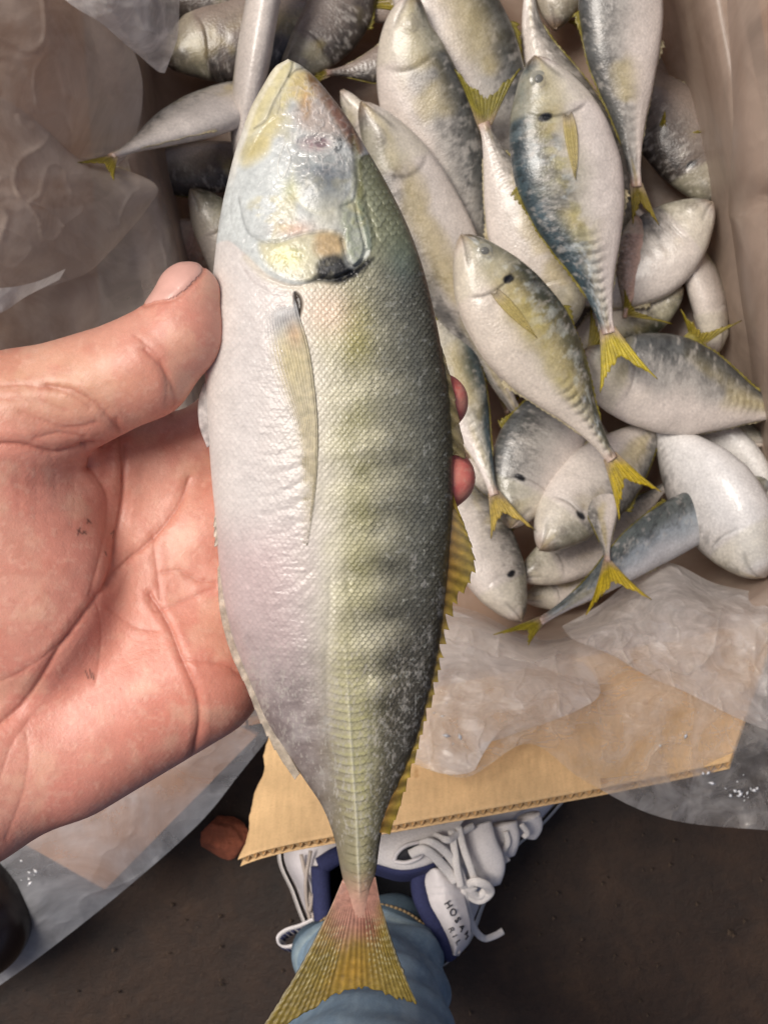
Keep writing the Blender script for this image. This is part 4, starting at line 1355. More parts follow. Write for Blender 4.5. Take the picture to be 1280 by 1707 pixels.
    # dark hair lines of slits
    for pts, wd, a in [([(489, 104), (486, 118), (474, 142), (457, 172), (445, 199), (424, 214)], 1.8, .4), ([(398, 330), (410, 380), (430, 400), (462, 404), (500, 392), (545, 386)], 2, .3),
                       ([(570, 400), (580, 436), (592, 444)], 2.2, .5), ([(592, 340), (598, 372), (608, 410)], 2, .45), ([(509, 113), (492, 118), (483, 128)], 1.6, .5), ([(588, 225), (594, 262), (598, 310)], 3, .3)]:
        col = col * (1 - a * np.exp(-(dpoly(x, yy, pts, 30) / wd) ** 2))[:, None]
    col = paint(col, hd(lp, 1.3, 1), (216, 212, 200), .4)
    col = paint(col, wet * np.clip(rid, 0, 1) ** 3, (212, 206, 200), .5)  # glints on the wet ridges put into the skin colour
    # peduncle end, rosy
    col = paint(col, sstep(1440, 1515, yy), (188, 142, 124), .9)
    rough = 0.40 + .12 * (nf - .5)
    rough = rough * (1 - .55 * wet)
    rough = np.where(inhead > .5, rough * .86, rough)
    full = np.zeros((nv, n, 4))
    full[:, :nt_, :3] = col.reshape(nv, nt_, 3)
    full[:, :nt_, 3] = rough.reshape(nv, nt_)
    full[:, nt_:, :3] = lin((190, 186, 180))
    full[:, nt_:, 3] = .4
    V = PA(X, Y, Z0 + Z * K0).reshape(-1, 3)
    cap = PA(480, 98, Z0).reshape(1, 3)
    V = np.vstack([V, cap, PA(598, 1532, Z0 - 18 * K0).reshape(1, 3)])
    i = np.arange(n)
    N = nv * n
    Tt = np.vstack([np.stack([np.full(n, N), i, (i + 1) % n], -1), np.stack([np.full(n, N + 1), (nv - 1) * n + (i + 1) % n, (nv - 1) * n + i], -1)])
    c = np.vstack([full.reshape(-1, 4), full[0, :1], full[-1, :1]])
    mesh_np('body', V, gridq(n, nv, True)[:, ::-1], M_FISH, held, col=c, T=Tt)


build_held()


def held_fins():
    # pectoral fin lying back along the flank
    ry = np.linspace(0, 1, 120)
    left = catmull([(440, 505), (443, 560), (452, 610), (470, 662), (490, 705), (500, 770), (504, 840), (506, 905)], 120)
    right = catmull([(490, 492), (500, 530), (514, 580), (524, 650), (529, 720), (527, 790), (521, 850), (512, 910)], 120)
    nu = 46
    u = np.linspace(0, 1, nu)
    XY = left[:, None] * (1 - u[None, :, None]) + right[:, None] * u[None, :, None]
    x, y = XY[..., 0], XY[..., 1]
    v = np.repeat(ry[:, None], nu, 1)
    uu = np.repeat(u[None], 120, 0)
    z = fish_z(x.ravel(), y.ravel()).reshape(x.shape) + 1.2 + 1.6 * np.sin(np.pi * np.clip(v, 0, 1)) * (.3 + .7 * uu) + .8 * np.cos(uu * 2 * np.pi * 13) * sstep(0, .15, v)
    z -= 4 * np.exp(-(v / .04) ** 2)
    z += 2.2 * np.exp(-((uu - .93) / .08) ** 2) * sstep(.05, .2, v)
    c = lin((212, 214, 214)) * np.ones(x.shape + (3,))
    m1 = sstep(.10, .24, v)[..., None]
    c = c * (1 - m1) + lin((218, 208, 178)) * m1
    oy = (np.exp(-((v - .30) / .12) ** 2) * (1 - np.abs(uu - .4) * 1.2).clip(0, 1))[..., None]
    c = c * (1 - .5 * oy) + lin((208, 192, 122)) * .5 * oy
    orr = np.exp(-((v - .20) / .06) ** 2 - ((uu - .75) / .2) ** 2)[..., None]
    c = c * (1 - .6 * orr) + lin((206, 160, 112)) * .6 * orr
    dk = np.exp(-((v - .115) / .03) ** 2)[..., None] * (0.35 + .3 * np.cos(uu * 2 * np.pi * 13))[..., None]
    c = c * (1 - dk) + lin((96, 86, 90)) * dk
    c = c * (1 + .10 * np.cos(uu * 2 * np.pi * 13))[..., None]
    c = c * (1 - .18 * np.exp(-((uu - .97) / .05) ** 2))[..., None]
    o = mesh_np('pectoral_fin', PA(x, y, Z0 + z * K0).reshape(-1, 3), gridq(nu, 120)[:, ::-1], mat_fin('pectoral_membrane', .12, .25), held, col=np.concatenate([c, (sstep(0, .45, uu + .1 * np.cos(uu * 80)) * .78 * sstep(.0, .1, v) * sstep(1.02, .5, v) + .05)[..., None]], -1).reshape(-1, 4))
    solidify(o, .0003, -1)

    def strip(name, base, tip, jag, nray, c0, c1, nu, nv, zb, zt, mat, sweep=0.0, seed=0, power=1.0, tcol=None, rc=.30):
        B = catmull(base, nu)
        Tt = catmull(tip, nu)
        u = np.linspace(0, 1, nu)
        v = np.linspace(0, 1, nv)
        sawt = (u * nray) % 1.0
        rj = np.random.default_rng(seed + 40).uniform(.35, 1.25, nray + 1)[(u * nray).astype(int)]
        cut = 1 - np.clip(np.interp(u, np.linspace(0, 1, len(jag)), jag) * rj, 0, .85) * (1 - sawt) ** power
        Vv = v[:, None] * cut[None]
        p = B[None] * (1 - Vv[..., None]) + Tt[None] * Vv[..., None]
        p[..., 1] += sweep * Vv ** 1.4 * (sawt * .0 + 1)[None]
        z = zb * (1 - Vv) + zt * Vv + 5 * rc * np.cos(2 * np.pi * (u * nray))[None] * (.3 + v[:, None]) + 3 * (fbm(p[..., 0], p[..., 1], 30, 3, seed) - .5)
        cc = lin(c0) * (1 - Vv[..., None]) + lin(c1) * Vv[..., None]
        cc = cc * (1 + rc * np.cos(2 * np.pi * u * nray + .4))[None, :, None] * (.7 + .6 * fbm(p[..., 0], p[..., 1], 12, 3, seed + 1))[..., None]
        o = mesh_np(name, PA(p[..., 0], p[..., 1], Z0 + z * K0).reshape(-1, 3), gridq(nu, nv), mat, held, col=cc.reshape(-1, 3))
        solidify(o, .00035, 0)
        return o
    mf = mat_fin('dorsal_membrane', .22, .4)
    mf2 = mat_fin('spiny_membrane', .22, .3)
    strip('spiny_dorsal_fin', [(724, 560), (736, 620), (744, 680), (748, 740), (750, 770)], [(736, 578), (752, 634), (767, 706), (776, 765), (760, 742)], [.05, .1, .12, .1, .02], 8, (112, 104, 66), (122, 108, 78), 120, 14, 4, 2, mf2, 0, 1)
    strip('soft_dorsal_fin', [(750, 800), (750, 860), (742, 930), (735, 1000), (722, 1090), (706, 1160), (684, 1240), (655, 1320), (630, 1390)],
          [(756, 812), (776, 856), (794, 925), (762, 985), (743, 1060), (726, 1130), (703, 1205), (680, 1285), (650, 1366)],
          [.02, .04, .10, .45, .6, .5, .25, .2, .15], 27, (140, 104, 48), (164, 146, 56), 680, 14, 2, -4, mf, 26, 2, .6)
    strip('anal_fin', [(372, 930), (384, 1000), (402, 1070), (424, 1130), (446, 1180), (470, 1235), (500, 1290)],
          [(363, 940), (367, 1010), (384, 1078), (412, 1142), (432, 1192), (456, 1240), (492, 1292)],
          [.0, .0, .03, .06, .12, .12, .05], 13, (200, 188, 170), (208, 196, 178), 300, 8, 6, 4, mf, 8, 3, .7, rc=.06)
    # pale fold beside the anal fin
    strip('pelvic_fin', [(352, 625), (348, 660), (348, 700), (352, 742)], [(338, 640), (331, 668), (333, 706), (346, 742)], [.0, .0, .0, .0], 2, (206, 200, 196), (212, 206, 202), 50, 8, 10, 6, mf, 4, 4, rc=.04)
    strip('vent_spine', [(364, 850), (362, 880), (364, 908)], [(356, 862), (357, 884), (358, 910)], [.4, .4, .4], 3, (214, 206, 190), (220, 214, 200), 24, 5, 6, 4, mf, 4, 5)
    # caudal fin: two lobes with rays
    nu, nv = 160, 60
    u = np.linspace(-1, 1, nu)
    v = np.linspace(0, 1, nv)
    V, U = np.meshgrid(v, u, indexing='ij')
    bl = catmull([(571, 1466), (598, 1478), (626, 1462)], nu)
    outer = np.array([np.interp(u, [-1, -.8, -.6, -.4, -.2, 0, .2, .4, .6, .8, 1], a) for a in
                      ([430, 464, 496, 524, 550, 588, 614, 640, 662, 682, 698], [1724, 1716, 1700, 1682, 1664, 1650, 1649, 1658, 1668, 1671, 1677])]).T
    jag = 1 - .035 * vnoise(U * 26 + 60, U * 0, 3)
    Vj = V * jag
    p = bl[None] * (1 - Vj[..., None]) + outer[None] * Vj[..., None]
    # outer edges bow: hug the stalk first, then flare
    p[..., 0] += (12 * np.sin(np.pi * Vj) * np.sign(-U) * -1 * np.abs(U) ** 2) * -1 * .9
    ray = np.cos(U * np.pi * 23 + .9 * np.sin(V * 3) * U)
    z = -4 * V + .8 * ray * sstep(.12, .35, V) + 4 * (fbm(p[..., 0], p[..., 1], 36, 3, 3) - .5) - 12 - 10 * V
    z += 6 * sstep(.45, .0, V) * (1 - U ** 2)
    z += 1.0 * (np.sin(V * 120 + 5 * np.abs(U)) > .2) * sstep(.25, .5, V) * (np.abs(U) > .25)
    c = lin((146, 126, 60)) * np.ones(p.shape[:2] + (3,))
    base = sstep(.66, .30, V + .24 * np.abs(U) ** 1.5 + .2 * (fbm(p[..., 0], p[..., 1], 24, 3, 6) - .5))[..., None]
    c = c * (1 - base) + lin((188, 140, 122)) * base
    red = np.exp(-(((U - .30) / .28) ** 2 + ((V - .42) / .14) ** 2))[..., None]
    c = c * (1 - .7 * red) + lin((140, 84, 68)) * .8 * red
    yl = np.exp(-(((U) / .30) ** 2 + ((V - .80) / .24) ** 2))[..., None]
    c = c * (1 - .8 * yl) + lin((170, 132, 50)) * .8 * yl
    ol = (sstep(.4, .95, np.abs(U)) * sstep(.3, .6, V))[..., None]
    c = c * (1 - .5 * ol) + lin((128, 112, 52)) * .5 * ol
    flk = ((ray > .1) * (np.sin(V * 120 + 5 * np.abs(U) + 4 * fbm(p[..., 0], p[..., 1], 8, 2, 1)) > .1) * sstep(.22, .4, V) * sstep(.98, .6, V) * (np.abs(U) > .22) * (fbm(p[..., 0], p[..., 1], 9, 3, 2) > .42))[..., None]
    c = c * (1 - .6 * flk) + lin((204, 196, 156)) * .6 * flk
    c = c * (1 + .16 * ray * sstep(.2, .5, V))[..., None]
    c = c * (.8 + .4 * fbm(p[..., 0], p[..., 1], 14, 4, 4))[..., None]
    eg = sstep(.965, 1, np.abs(U))[..., None]
    c = c * (1 - .5 * eg) + lin((196, 188, 160)) * .5 * eg
    for sgn, off in ((1, 0), (-1, -3)):
        pass
    o = mesh_np('tail_fin', PA(p[..., 0], p[..., 1], Z0 + z * K0).reshape(-1, 3), gridq(nu, nv)[:, ::-1], mat_fin('tail_membrane', .14, .28), held, col=c.reshape(-1, 3))
    solidify(o, .0006, -1)


held_fins()

# ------------------------------------------------------------------ the person: hand, trouser leg, shoe
person = empty('person', tuple(P(625, 1600, 0.0)), 'person in blue jeans and white shoe holding out a fish in the bare left hand', 'person')


def hand():
    def M(px, py, zmm):
        return np.array(P(px, py, Z0 + zmm / 1000.0)) * 1000.0
    res = 0.72
    lo = np.array([-172.0, -122.0, Z0 * 1000 - 46])
    hi = np.array([34.0, 66.0, Z0 * 1000 + 22])
    ax = [np.arange(lo[i], hi[i], res, dtype=np.float32) for i in range(3)]
    sh = tuple(len(a) for a in ax)
    GX, GY, GZ = [a.reshape([-1 if j == i else 1 for j in range(3)]) for i, a in enumerate(ax)]

    def cone(a, b, ra, rb, zs=1.0):
        a = a.astype(np.float32)
        b = b.astype(np.float32)
        ab = b - a
        t = np.clip(((GX - a[0]) * ab[0] + (GY - a[1]) * ab[1] + (GZ - a[2]) * ab[2]) / float(ab @ ab), 0, 1)
        dx = GX - a[0] - t * ab[0]
        dy = GY - a[1] - t * ab[1]
        dz = (GZ - a[2] - t * ab[2]) / zs
        return np.sqrt(dx * dx + dy * dy + dz * dz) - (ra + (rb - ra) * t)

    def ell(c, r, rot=0.0):
        cr, sr = math.cos(rot), math.sin(rot)
        x = (GX - c[0]) * cr + (GY - c[1]) * sr
        y = -(GX - c[0]) * sr + (GY - c[1]) * cr
        z = GZ - c[2]
        k0 = np.sqrt((x / r[0]) ** 2 + (y / r[1]) ** 2 + (z / r[2]) ** 2)
        return (k0 - 1) * min(r) * (0.55 + .45 * 1)

    def smin(a, b, k):
        h = np.clip(.5 + .5 * (b - a) / k, 0, 1)
        return b * (1 - h) + a * h - k * h * (1 - h)
    px = K0 * 1000
    # palm slab
    d = cone(M(-150, 1120, -20), M(285, 800, -28), 100 * px, 80 * px, 1.0)
    d = smin(d, cone(M(-150, 1180, -20), M(345, 900, -25), 98 * px, 84 * px), 12)
    d = smin(d, cone(M(-150, 1240, -20), M(370, 1000, -25), 98 * px, 84 * px), 12)
    d = smin(d, cone(M(-190, 1390, -17), M(318, 1120, -22), 118 * px, 112 * px), 12)
    d = smin(d, cone(M(120, 1270, -17), M(340, 1130, -21), 96 * px, 98 * px), 8)
    # wrist and forearm
    d = smin(d, cone(M(-120, 1260, -18), M(-520, 1420, -14), 175 * px, 150 * px, .85), 20)
    # ball of the thumb
    th = ell(M(28, 960, -10), (172 * px, 215 * px, 20), .12)
    d = smin(d, th, 5)
    d = smin(d, cone(M(-120, 1010, -14), M(-10, 760, -4), 150 * px, 125 * px), 12)
    # thumb
    t1 = cone(M(-130, 800, -6), M(20, 700, 1), 150 * px, 104 * px)
    t2 = cone(M(20, 700, 1), M(238, 612, 4), 106 * px, 84 * px)
    t3 = cone(M(238, 612, 4), M(300, 556, 5), 84 * px, 69 * px)
    t4 = cone(M(300, 556, 5), M(315, 492, 5.5), 69 * px, 53 * px)
    tb = smin(smin(t1, t2, 6), smin(t3, t4, 3), 2.5)
    d = smin(d, tb, 4)
    # web between thumb and first finger
    d = smin(d, cone(M(120, 800, -14), M(262, 745, -27), 70 * px, 66 * px), 8)
    # fingers pass under the fish, tips come up on its far side
    fing = [
        (M(285, 795, -28), M(470, 640, -29), M(610, 560, -25), M(668, 520, -20), 66),
        (M(340, 890, -24), M(545, 760, -26), M(686, 700, -22), M(732, 670, -7), 62),
        (M(360, 990, -24), M(560, 880, -26), M(696, 825, -22), M(744, 797, -7), 62),
        (M(340, 1080, -23), M(520, 1000, -25), M(625, 950, -24), M(680, 915, -18), 56),
    ]
    for a, b, c, e, r in fing:
        f = cone(a, b, (r + 16) * px, (r + 4) * px)
        f = smin(f, cone(b, c, (r + 4) * px, r * px), 2.5)
        f = smin(f, cone(c, e, r * px, (r - 12) * px), 2.0)
        d = smin(d, f, 4.0)
    d = d.astype(np.float32)
    # ---- surface nets
    s = d < 0
    cs = np.zeros(tuple(n - 1 for n in sh), np.int8)
    for i in (0, 1):
        for j in (0, 1):
            for k in (0, 1):
                cs += s[i:sh[0] - 1 + i, j:sh[1] - 1 + j, k:sh[2] - 1 + k]
    act = (cs > 0) & (cs < 8)
    I = np.argwhere(act)
    idx = -np.ones(act.shape, np.int32)
    idx[act] = np.arange(len(I))
    acc = np.zeros((len(I), 3))
    cnt = np.zeros(len(I))
    corners = [(i, j, k) for i in (0, 1) for j in (0, 1) for k in (0, 1)]
    val = {c: d[I[:, 0] + c[0], I[:, 1] + c[1], I[:, 2] + c[2]].astype(float) for c in corners}
    for c in corners:
        for axx in range(3):
            if c[axx] == 0:
                e = list(c)
                e[axx] = 1
                e = tuple(e)
                va, vb = val[c], val[e]
                m = (va < 0) != (vb < 0)
                t = np.where(m, va / np.where(m, va - vb, 1), 0)
                p = np.tile(np.array(c, float), (len(I), 1))
                p[:, axx] += t
                acc[m] += p[m]
                cnt[m] += 1
    V = (I + acc / cnt[:, None]) * res + lo
    Q = []
    for axx in range(3):
        o1, o2 = (axx + 1) % 3, (axx + 2) % 3
        sl_a = [slice(None)] * 3
        sl_b = [slice(None)] * 3
        sl_a[axx] = slice(0, sh[axx] - 1)
        sl_b[axx] = slice(1, sh[axx])
        ch = s[tuple(sl_a)] != s[tuple(sl_b)]
        E = np.argwhere(ch)
        ok = (E[:, o1] > 0) & (E[:, o2] > 0) & (E[:, o1] < sh[o1] - 1) & (E[:, o2] < sh[o2] - 1)
        E = E[ok]
        ins = s[E[:, 0], E[:, 1], E[:, 2]]
        g = []
        for a_, b_ in ((0, 0), (1, 0), (1, 1), (0, 1)):
            f = E.copy()
            f[:, o1] -= 1 - a_
            f[:, o2] -= 1 - b_
            g.append(idx[f[:, 0], f[:, 1], f[:, 2]])
        g = np.stack(g, -1)
        g[~ins] = g[~ins][:, ::-1]
        Q.append(g)
    Q = np.vstack(Q)

    def normals(V):
        fn = np.cross(V[Q[:, 2]] - V[Q[:, 0]], V[Q[:, 3]] - V[Q[:, 1]])
        nn = np.zeros_like(V)
        for i in range(4):
            for c in range(3):
                nn[:, c] += np.bincount(Q[:, i], fn[:, c], len(V))
        return nn / (np.linalg.norm(nn, axis=1)[:, None] + 1e-9)

    def relax(V, it, lam=.5):
        ed = np.vstack([Q[:, [0, 1]], Q[:, [1, 2]], Q[:, [2, 3]], Q[:, [3, 0]]])
        for _ in range(it):
            sm_ = np.zeros_like(V)
            ct = np.bincount(ed[:, 0], minlength=len(V)) + np.bincount(ed[:, 1], minlength=len(V))
            for c in range(3):
                sm_[:, c] = np.bincount(ed[:, 0], V[ed[:, 1], c], len(V)) + np.bincount(ed[:, 1], V[ed[:, 0], c], len(V))
            V = V * (1 - lam) + lam * sm_ / np.maximum(ct, 1)[:, None]
        return V
    V = relax(V, 5)
    # refine the part that the picture shows: split every quad in four (twice as fine)
    ed = np.sort(np.vstack([Q[:, [0, 1]], Q[:, [1, 2]], Q[:, [2, 3]], Q[:, [3, 0]]]), axis=1)
    key = ed[:, 0].astype(np.int64) * len(V) + ed[:, 1]
    uq, inv = np.unique(key, return_inverse=True)
    ea, eb = uq // len(V), uq % len(V)
    nV, nE, nQ = len(V), len(uq), len(Q)
    V2 = np.vstack([V, (V[ea] + V[eb]) / 2, V[Q].mean(1)])
    e = inv.reshape(4, nQ) + nV
    fc = np.arange(nQ) + nV + nE
    Q = np.vstack([np.stack([Q[:, 0], e[0], fc, e[3]], -1), np.stack([e[0], Q[:, 1], e[1], fc], -1),
                   np.stack([fc, e[1], Q[:, 2], e[2]], -1), np.stack([e[3], fc, e[2], Q[:, 3]], -1)])
    V = relax(V2, 4)
    N = normals(V)
    # photograph coordinates of each point
    kz = (H - V[:, 2] / 1000) / F * 1000
    X = V[:, 0] / kz + CX
    Y = -V[:, 1] / kz + CY
    up = sstep(.0, .35, N[:, 2])
    zr = V[:, 2] - Z0 * 1000
    # ---- colour base
    base = lin((212, 152, 132))
    nl = fbm(X, Y, 130, 4, 1)
    nm = fbm(X, Y, 34, 4, 2)
    nfine = fbm(X, Y, 7, 4, 3)
    col = np.tile(base, (len(V), 1))
    col = paint(col, sstep(.42, .70, nl), (211, 138, 120), .65)
    col = paint(col, sstep(900, 1150, Y) * sstep(-100, 200, X), (214, 138, 122), .5)
    col = paint(col, np.exp(-(((X - 300) / 160) ** 2 + ((Y - 1130) / 160) ** 2)), (220, 142, 118), .5)
    col = paint(col, np.exp(-(((X - 90) / 150) ** 2 + ((Y - 640) / 60) ** 2)), (214, 168, 132), .6)
    col = paint(col, np.exp(-(((X - 345) / 40) ** 2 + ((Y - 580) / 60) ** 2)), (206, 134, 116), .5)
    col = paint(col, sstep(690, 720, X), (222, 112, 104), .85)
    col = paint(col, sstep(.5, .75, nm) * .6, (196, 124, 104), .6)
    col = paint(col, sstep(.56, .75, fbm(X, Y, 60, 4, 5)), (224, 176, 150), .5)
    col = paint(col, sstep(.55, .72, fbm(X, Y, 22, 4, 7)), (204, 126, 110), .22)
    col = paint(col, sstep(.60, .72, fbm(X, Y, 9, 3, 4)), (226, 178, 156), .3)
    D = .25 * (nm - .5) * up
    creases = [  # points, depth mm, width px, redness with soft shade
        ([(211, 744), (207, 822), (197, 885), (183, 962), (159, 1000), (99, 1083), (50, 1161), (0, 1207), (-60, 1250)], .75, 8, .45),
        ([(151, 778), (176, 818), (179, 857), (169, 920), (150, 990)], .25, 6, .3),
        ([(316, 797), (299, 840), (260, 892), (197, 948), (180, 975)], .5, 6, .4),
        ([(362, 970), (327, 966), (299, 952), (270, 955)], .25, 5, .3),
        ([(250, 990), (281, 1041), (302, 1095), (327, 1153), (333, 1199), (325, 1250), (318, 1270)], .6, 6, .5),
        ([(308, 1099), (373, 1108), (406, 1128)], .25, 5, .3),
        ([(360, 980), (310, 1000), (262, 1020), (250, 1000)], .22, 5, .3),
        ([(255, 890), (262, 950), (268, 1000)], .25, 5, .3),
        ([(242, 583), (267, 607), (281, 628), (292, 660), (288, 690)], .45, 7, .4),
        ([(226, 560), (252, 580), (262, 590)], .2, 5, .25),
        ([(268, 600), (280, 640), (276, 672)], .2, 5, .25),
        ([(80, 642), (120, 650), (158, 671), (186, 699), (204, 723)], .40, 6, .4),
        ([(0, 642), (46, 642), (109, 653), (150, 680)], .25, 6, .3),
        ([(35, 688), (84, 706), (120, 713), (160, 706)], .28, 7, .3),
        ([(0, 741), (40, 743), (88, 755), (116, 750), (150, 741), (168, 742)], .8, 8, .45),
        ([(140, 746), (150, 760), (150, 778)], .8, 7, .5),
        ([(60, 730), (100, 722), (140, 728)], .3, 6, .3),
        ([(0, 664), (60, 668), (110, 684)], .15, 5, .2),
        ([(160, 990), (170, 1060), (160, 1140)], .15, 5, .2),
        ([(178, 1010), (220, 1042), (262, 1052)], .18, 5, .2),
        ([(0, 1137), (34, 1122), (80, 1090), (120, 1060)], .2, 5, .25),
        ([(10, 1400), (36, 1330), (48, 1270), (44, 1220)], .15, 6, .2),
        ([(0, 1300), (20, 1240), (50, 1200)], .15, 5, .2),
        ([(60, 770), (62, 820), (60, 880)], .06, 6, .04), ([(90, 768), (96, 830)], .06, 6, .04), ([(120, 772), (126, 830), (120, 880)], .06, 6, .04), ([(30, 772), (34, 840)], .06, 6, .04),
        ([(10, 800), (80, 812), (140, 806)], .05, 5, .04), ([(0, 850), (70, 856), (130, 850)], .05, 5, .04),
        ([(195, 700), (205, 770), (206, 800)], .3, 5, .3),
    ]
    for pts, dep, wd, rd in creases:
        pts = np.array(pts, float)
        dd = dpoly(X, Y + 4 * (nfine - .5), pts, 40)
        g = np.exp(-(dd / (wd * .55)) ** 2) * up
        g2 = np.exp(-(dd / (wd * 1.9)) ** 2) * up
        D -= .62 * dep * g + .34 * dep * g2
        D += .22 * dep * np.exp(-((dd - wd * 2.2) / (wd * 1.2)) ** 2) * up
        col = paint(col, g * rd * .6 + g2 * rd * .34, (172, 92, 74), 1)  # crease redness, and soft shade beside it put into the colour
    # fingerprint ridges: fine lines round the thumb pad and across the palm
    rp = np.sin((X * .78 + Y * .62 + 26 * fbm(X, Y, 70, 2, 6)) * .95)
    D += .008 * rp * up
    rp2 = np.sin((X * .95 - Y * .15 + 30 * fbm(X, Y, 90, 2, 4)) * .62)
    D += .006 * rp2 * up * sstep(980, 1060, Y)
    mw = fbm(X * .6 + Y * .5, (Y * .6 - X * .5) * 2.2, 9, 3, 5)
    D -= .03 * np.exp(-((mw - .5) / .03) ** 2) * up
    mw2 = fbm((X * .6 - Y * .7) * 2.4, Y * .6 + X * .5, 16, 3, 3)
    D -= .04 * np.exp(-((mw2 - .5) / .025) ** 2) * up
    # thumb nail bed
    nailp = [(240, 506), (256, 470), (280, 430), (310, 420), (332, 430), (338, 452), (326, 468), (310, 484), (288, 498), (262, 502)]
    nsd = sdpoly(X, Y, smooth_closed(nailp), 40)
    nail_m = (zr > -1) & (nsd < 0)
    nmask = sstep(2, -2, nsd) * (zr > 0)
    D -= .22 * np.exp(-((nsd - 2) / 3.5) ** 2) * (zr > -2)
    col = paint(col, np.exp(-((nsd - 3) / 4) ** 2) * (zr > 0) * .5, (186, 116, 96))
    # stray dark specks of dirt on the palm
    for pts in ([(146, 866), (152, 872)], [(130, 884), (138, 890), (142, 886)], [(134, 880), (130, 892)], [(186, 890), (192, 884), (190, 896)], [(148, 868), (146, 872)], [(143, 1118), (148, 1130)], [(150, 1116), (153, 1130)], [(155, 1122), (157, 1132)], [(176, 920), (178, 926)], [(139, 886), (144, 890)]):
        col = paint(col, np.exp(-(dpoly(X, Y, pts, 12, False) / 1.5) ** 2), (70, 48, 42), .7)
    V = V + N * D[:, None]
    o = mesh_np('hand', V / 1000.0, Q, M_SKIN, person, col=col)
    o['label'] = 'bare left hand, palm up'
    # the nail itself: a thin curved plate over its bed
    fs = nail_m[Q].all(1)
    fq = Q[fs]
    if len(fq):
        used = np.unique(fq)
        remap = -np.ones(len(V), int)
        remap[used] = np.arange(len(used))
        lift = .06 + .26 * sstep(0, -10, nsd[used])
        nV_ = V[used] + N[used] * lift[:, None]
        n = mesh_np('thumb_nail', nV_ / 1000.0, remap[fq], M_NAIL, o)
        solidify(n, .00012, -1)


hand()


# ---- trouser leg
def leg():
    nu, nv = 120, 90
    a = np.linspace(0, 2 * np.pi, nu, endpoint=False)
    cx0, cy0 = P(618, 1602, .09)[0], P(618, 1602, .09)[1]
    zz = np.concatenate([np.linspace(.082, .13, 30), np.linspace(.132, .46, nv - 30)])
    V = []
    for z in zz:
        s = (z - .082) / .38
        rx = .036 + .018 * s
        ry = .032 + .026 * s
        cx = cx0 + .000 * s
        cy = cy0 - .020 * s
        if z < .1005:                      # turned hem
            rx += .0022
            ry += .0022
        fold = .0030 * np.sin(3 * a + z * 60) * math.exp(-s * 5) + .0022 * np.sin(5 * a - z * 130) * math.exp(-s * 3) + .0016 * np.sin(2 * a + z * 210 + 1.5 * np.sin(3 * a)) * math.exp(-s * 2)
        V.append(np.stack([cx + (rx + fold) * np.cos(a), cy + (ry + fold) * np.sin(a), np.full(nu, z) + .004 * np.sin(a) * 1], -1))
    V = np.stack(V)
    Z = np.repeat(zz[:, None], nu, 1)
    A = np.repeat(a[None], nv, 0)
    X = A * 40
    n1 = fbm(X * 14, Z * 5000, 160, 4, 1)
    weave = fbm(X * 60, Z * 16000, 10, 3, 3)
    col = np.tile(lin((112, 134, 152)), (nv * nu, 1))
    n1f, wf = n1.ravel(), weave.ravel()
    col = paint(col, sstep(.4, .7, n1f), (144, 162, 174), .6)
    col = paint(col, sstep(.50, .72, wf), (140, 160, 172), .45)
    col = paint(col, sstep(.101, .0995, Z.ravel()), (44, 62, 74), .8)
    col = paint(col, np.exp(-((Z.ravel() - .1015) / .0008) ** 2), (150, 162, 160), .7)
    m = mat_col('blue_denim', 0, 1400, .5, .0006, .25, fixed_rough=.85)
    V = np.vstack([V.reshape(-1, 3), V[-1].mean(0, keepdims=True) + [0, 0, .02]])
    col = np.vstack([col, col[-1:]])
    i = np.arange(nu)
    o = mesh_np('jeans_leg', V, gridq(nu, nv, True), m, person, col=col, T=np.stack([(nv - 1) * nu + i, (nv - 1) * nu + (i + 1) % nu, np.full(nu, nv * nu)], -1))
    solidify(o, .0016, -1)
    o['label'] = 'blue denim trouser leg with a stitched hem'
    # stitches on the hem
    st = []
    for i in range(46):
        a0 = math.pi * (0.02 + .96 * i / 45)
        r = .0006
        st.append((cx0 + .0385 * math.cos(a0), cy0 + .0345 * math.sin(a0), .0965 + .004 * math.sin(a0)))
    V, Q = [], []
    for i, p in enumerate(st):
        p = np.array(p)
        tdir = np.array([-math.sin(math.pi * (0.02 + .96 * i / 45)), math.cos(math.pi * (0.02 + .96 * i / 45)), 0])
        o_ = np.array([math.cos(math.pi * (0.02 + .96 * i / 45)), math.sin(math.pi * (0.02 + .96 * i / 45)), 0]) * .0006
        u_ = np.array([0, 0, .0005])
        b = len(V)
        for s1 in (-.001, .001):
            for q in (u_ - o_, u_ + o_, -u_ + o_, -u_ - o_):
                V.append(p + tdir * s1 + q)
        Q += [[b, b + 1, b + 5, b + 4], [b + 1, b + 2, b + 6, b + 5], [b + 2, b + 3, b + 7, b + 6], [b + 3, b, b + 4, b + 7], [b, b + 3, b + 2, b + 1], [b + 4, b + 5, b + 6, b + 7]]
    s_ = mesh_np('hem_stitching', np.array(V), Q, mat_simple('orange_thread', (150, 126, 90), .8), o)
    s_['kind'] = 'stuff'


leg()


# ---- shoe
M_WHITE = mat_simple('white_leather', (212, 206, 206), .55, 260, .07, .25, .0005)
M_WHITE2 = mat_simple('white_textile', (220, 214, 212), .8, 900, .10, .6, .0006)
M_NAVY = mat_simple('navy_lining', (44, 48, 84), .85, 900, .2, .6, .0006)
M_INNER = mat_simple('dark_inside', (16, 17, 24), .95, 400, .2, .4, .0005)
M_SOLE = mat_simple('rubber_sole', (196, 190, 184), .6, 120, .1, .2, .0006)
M_BLACK = mat_simple('black_print', (26, 26, 34), .7, 400, .1, .1, .0002)
M_LACE = mat_simple('white_lace', (222, 216, 212), .85, 1400, .14, .8, .0008)


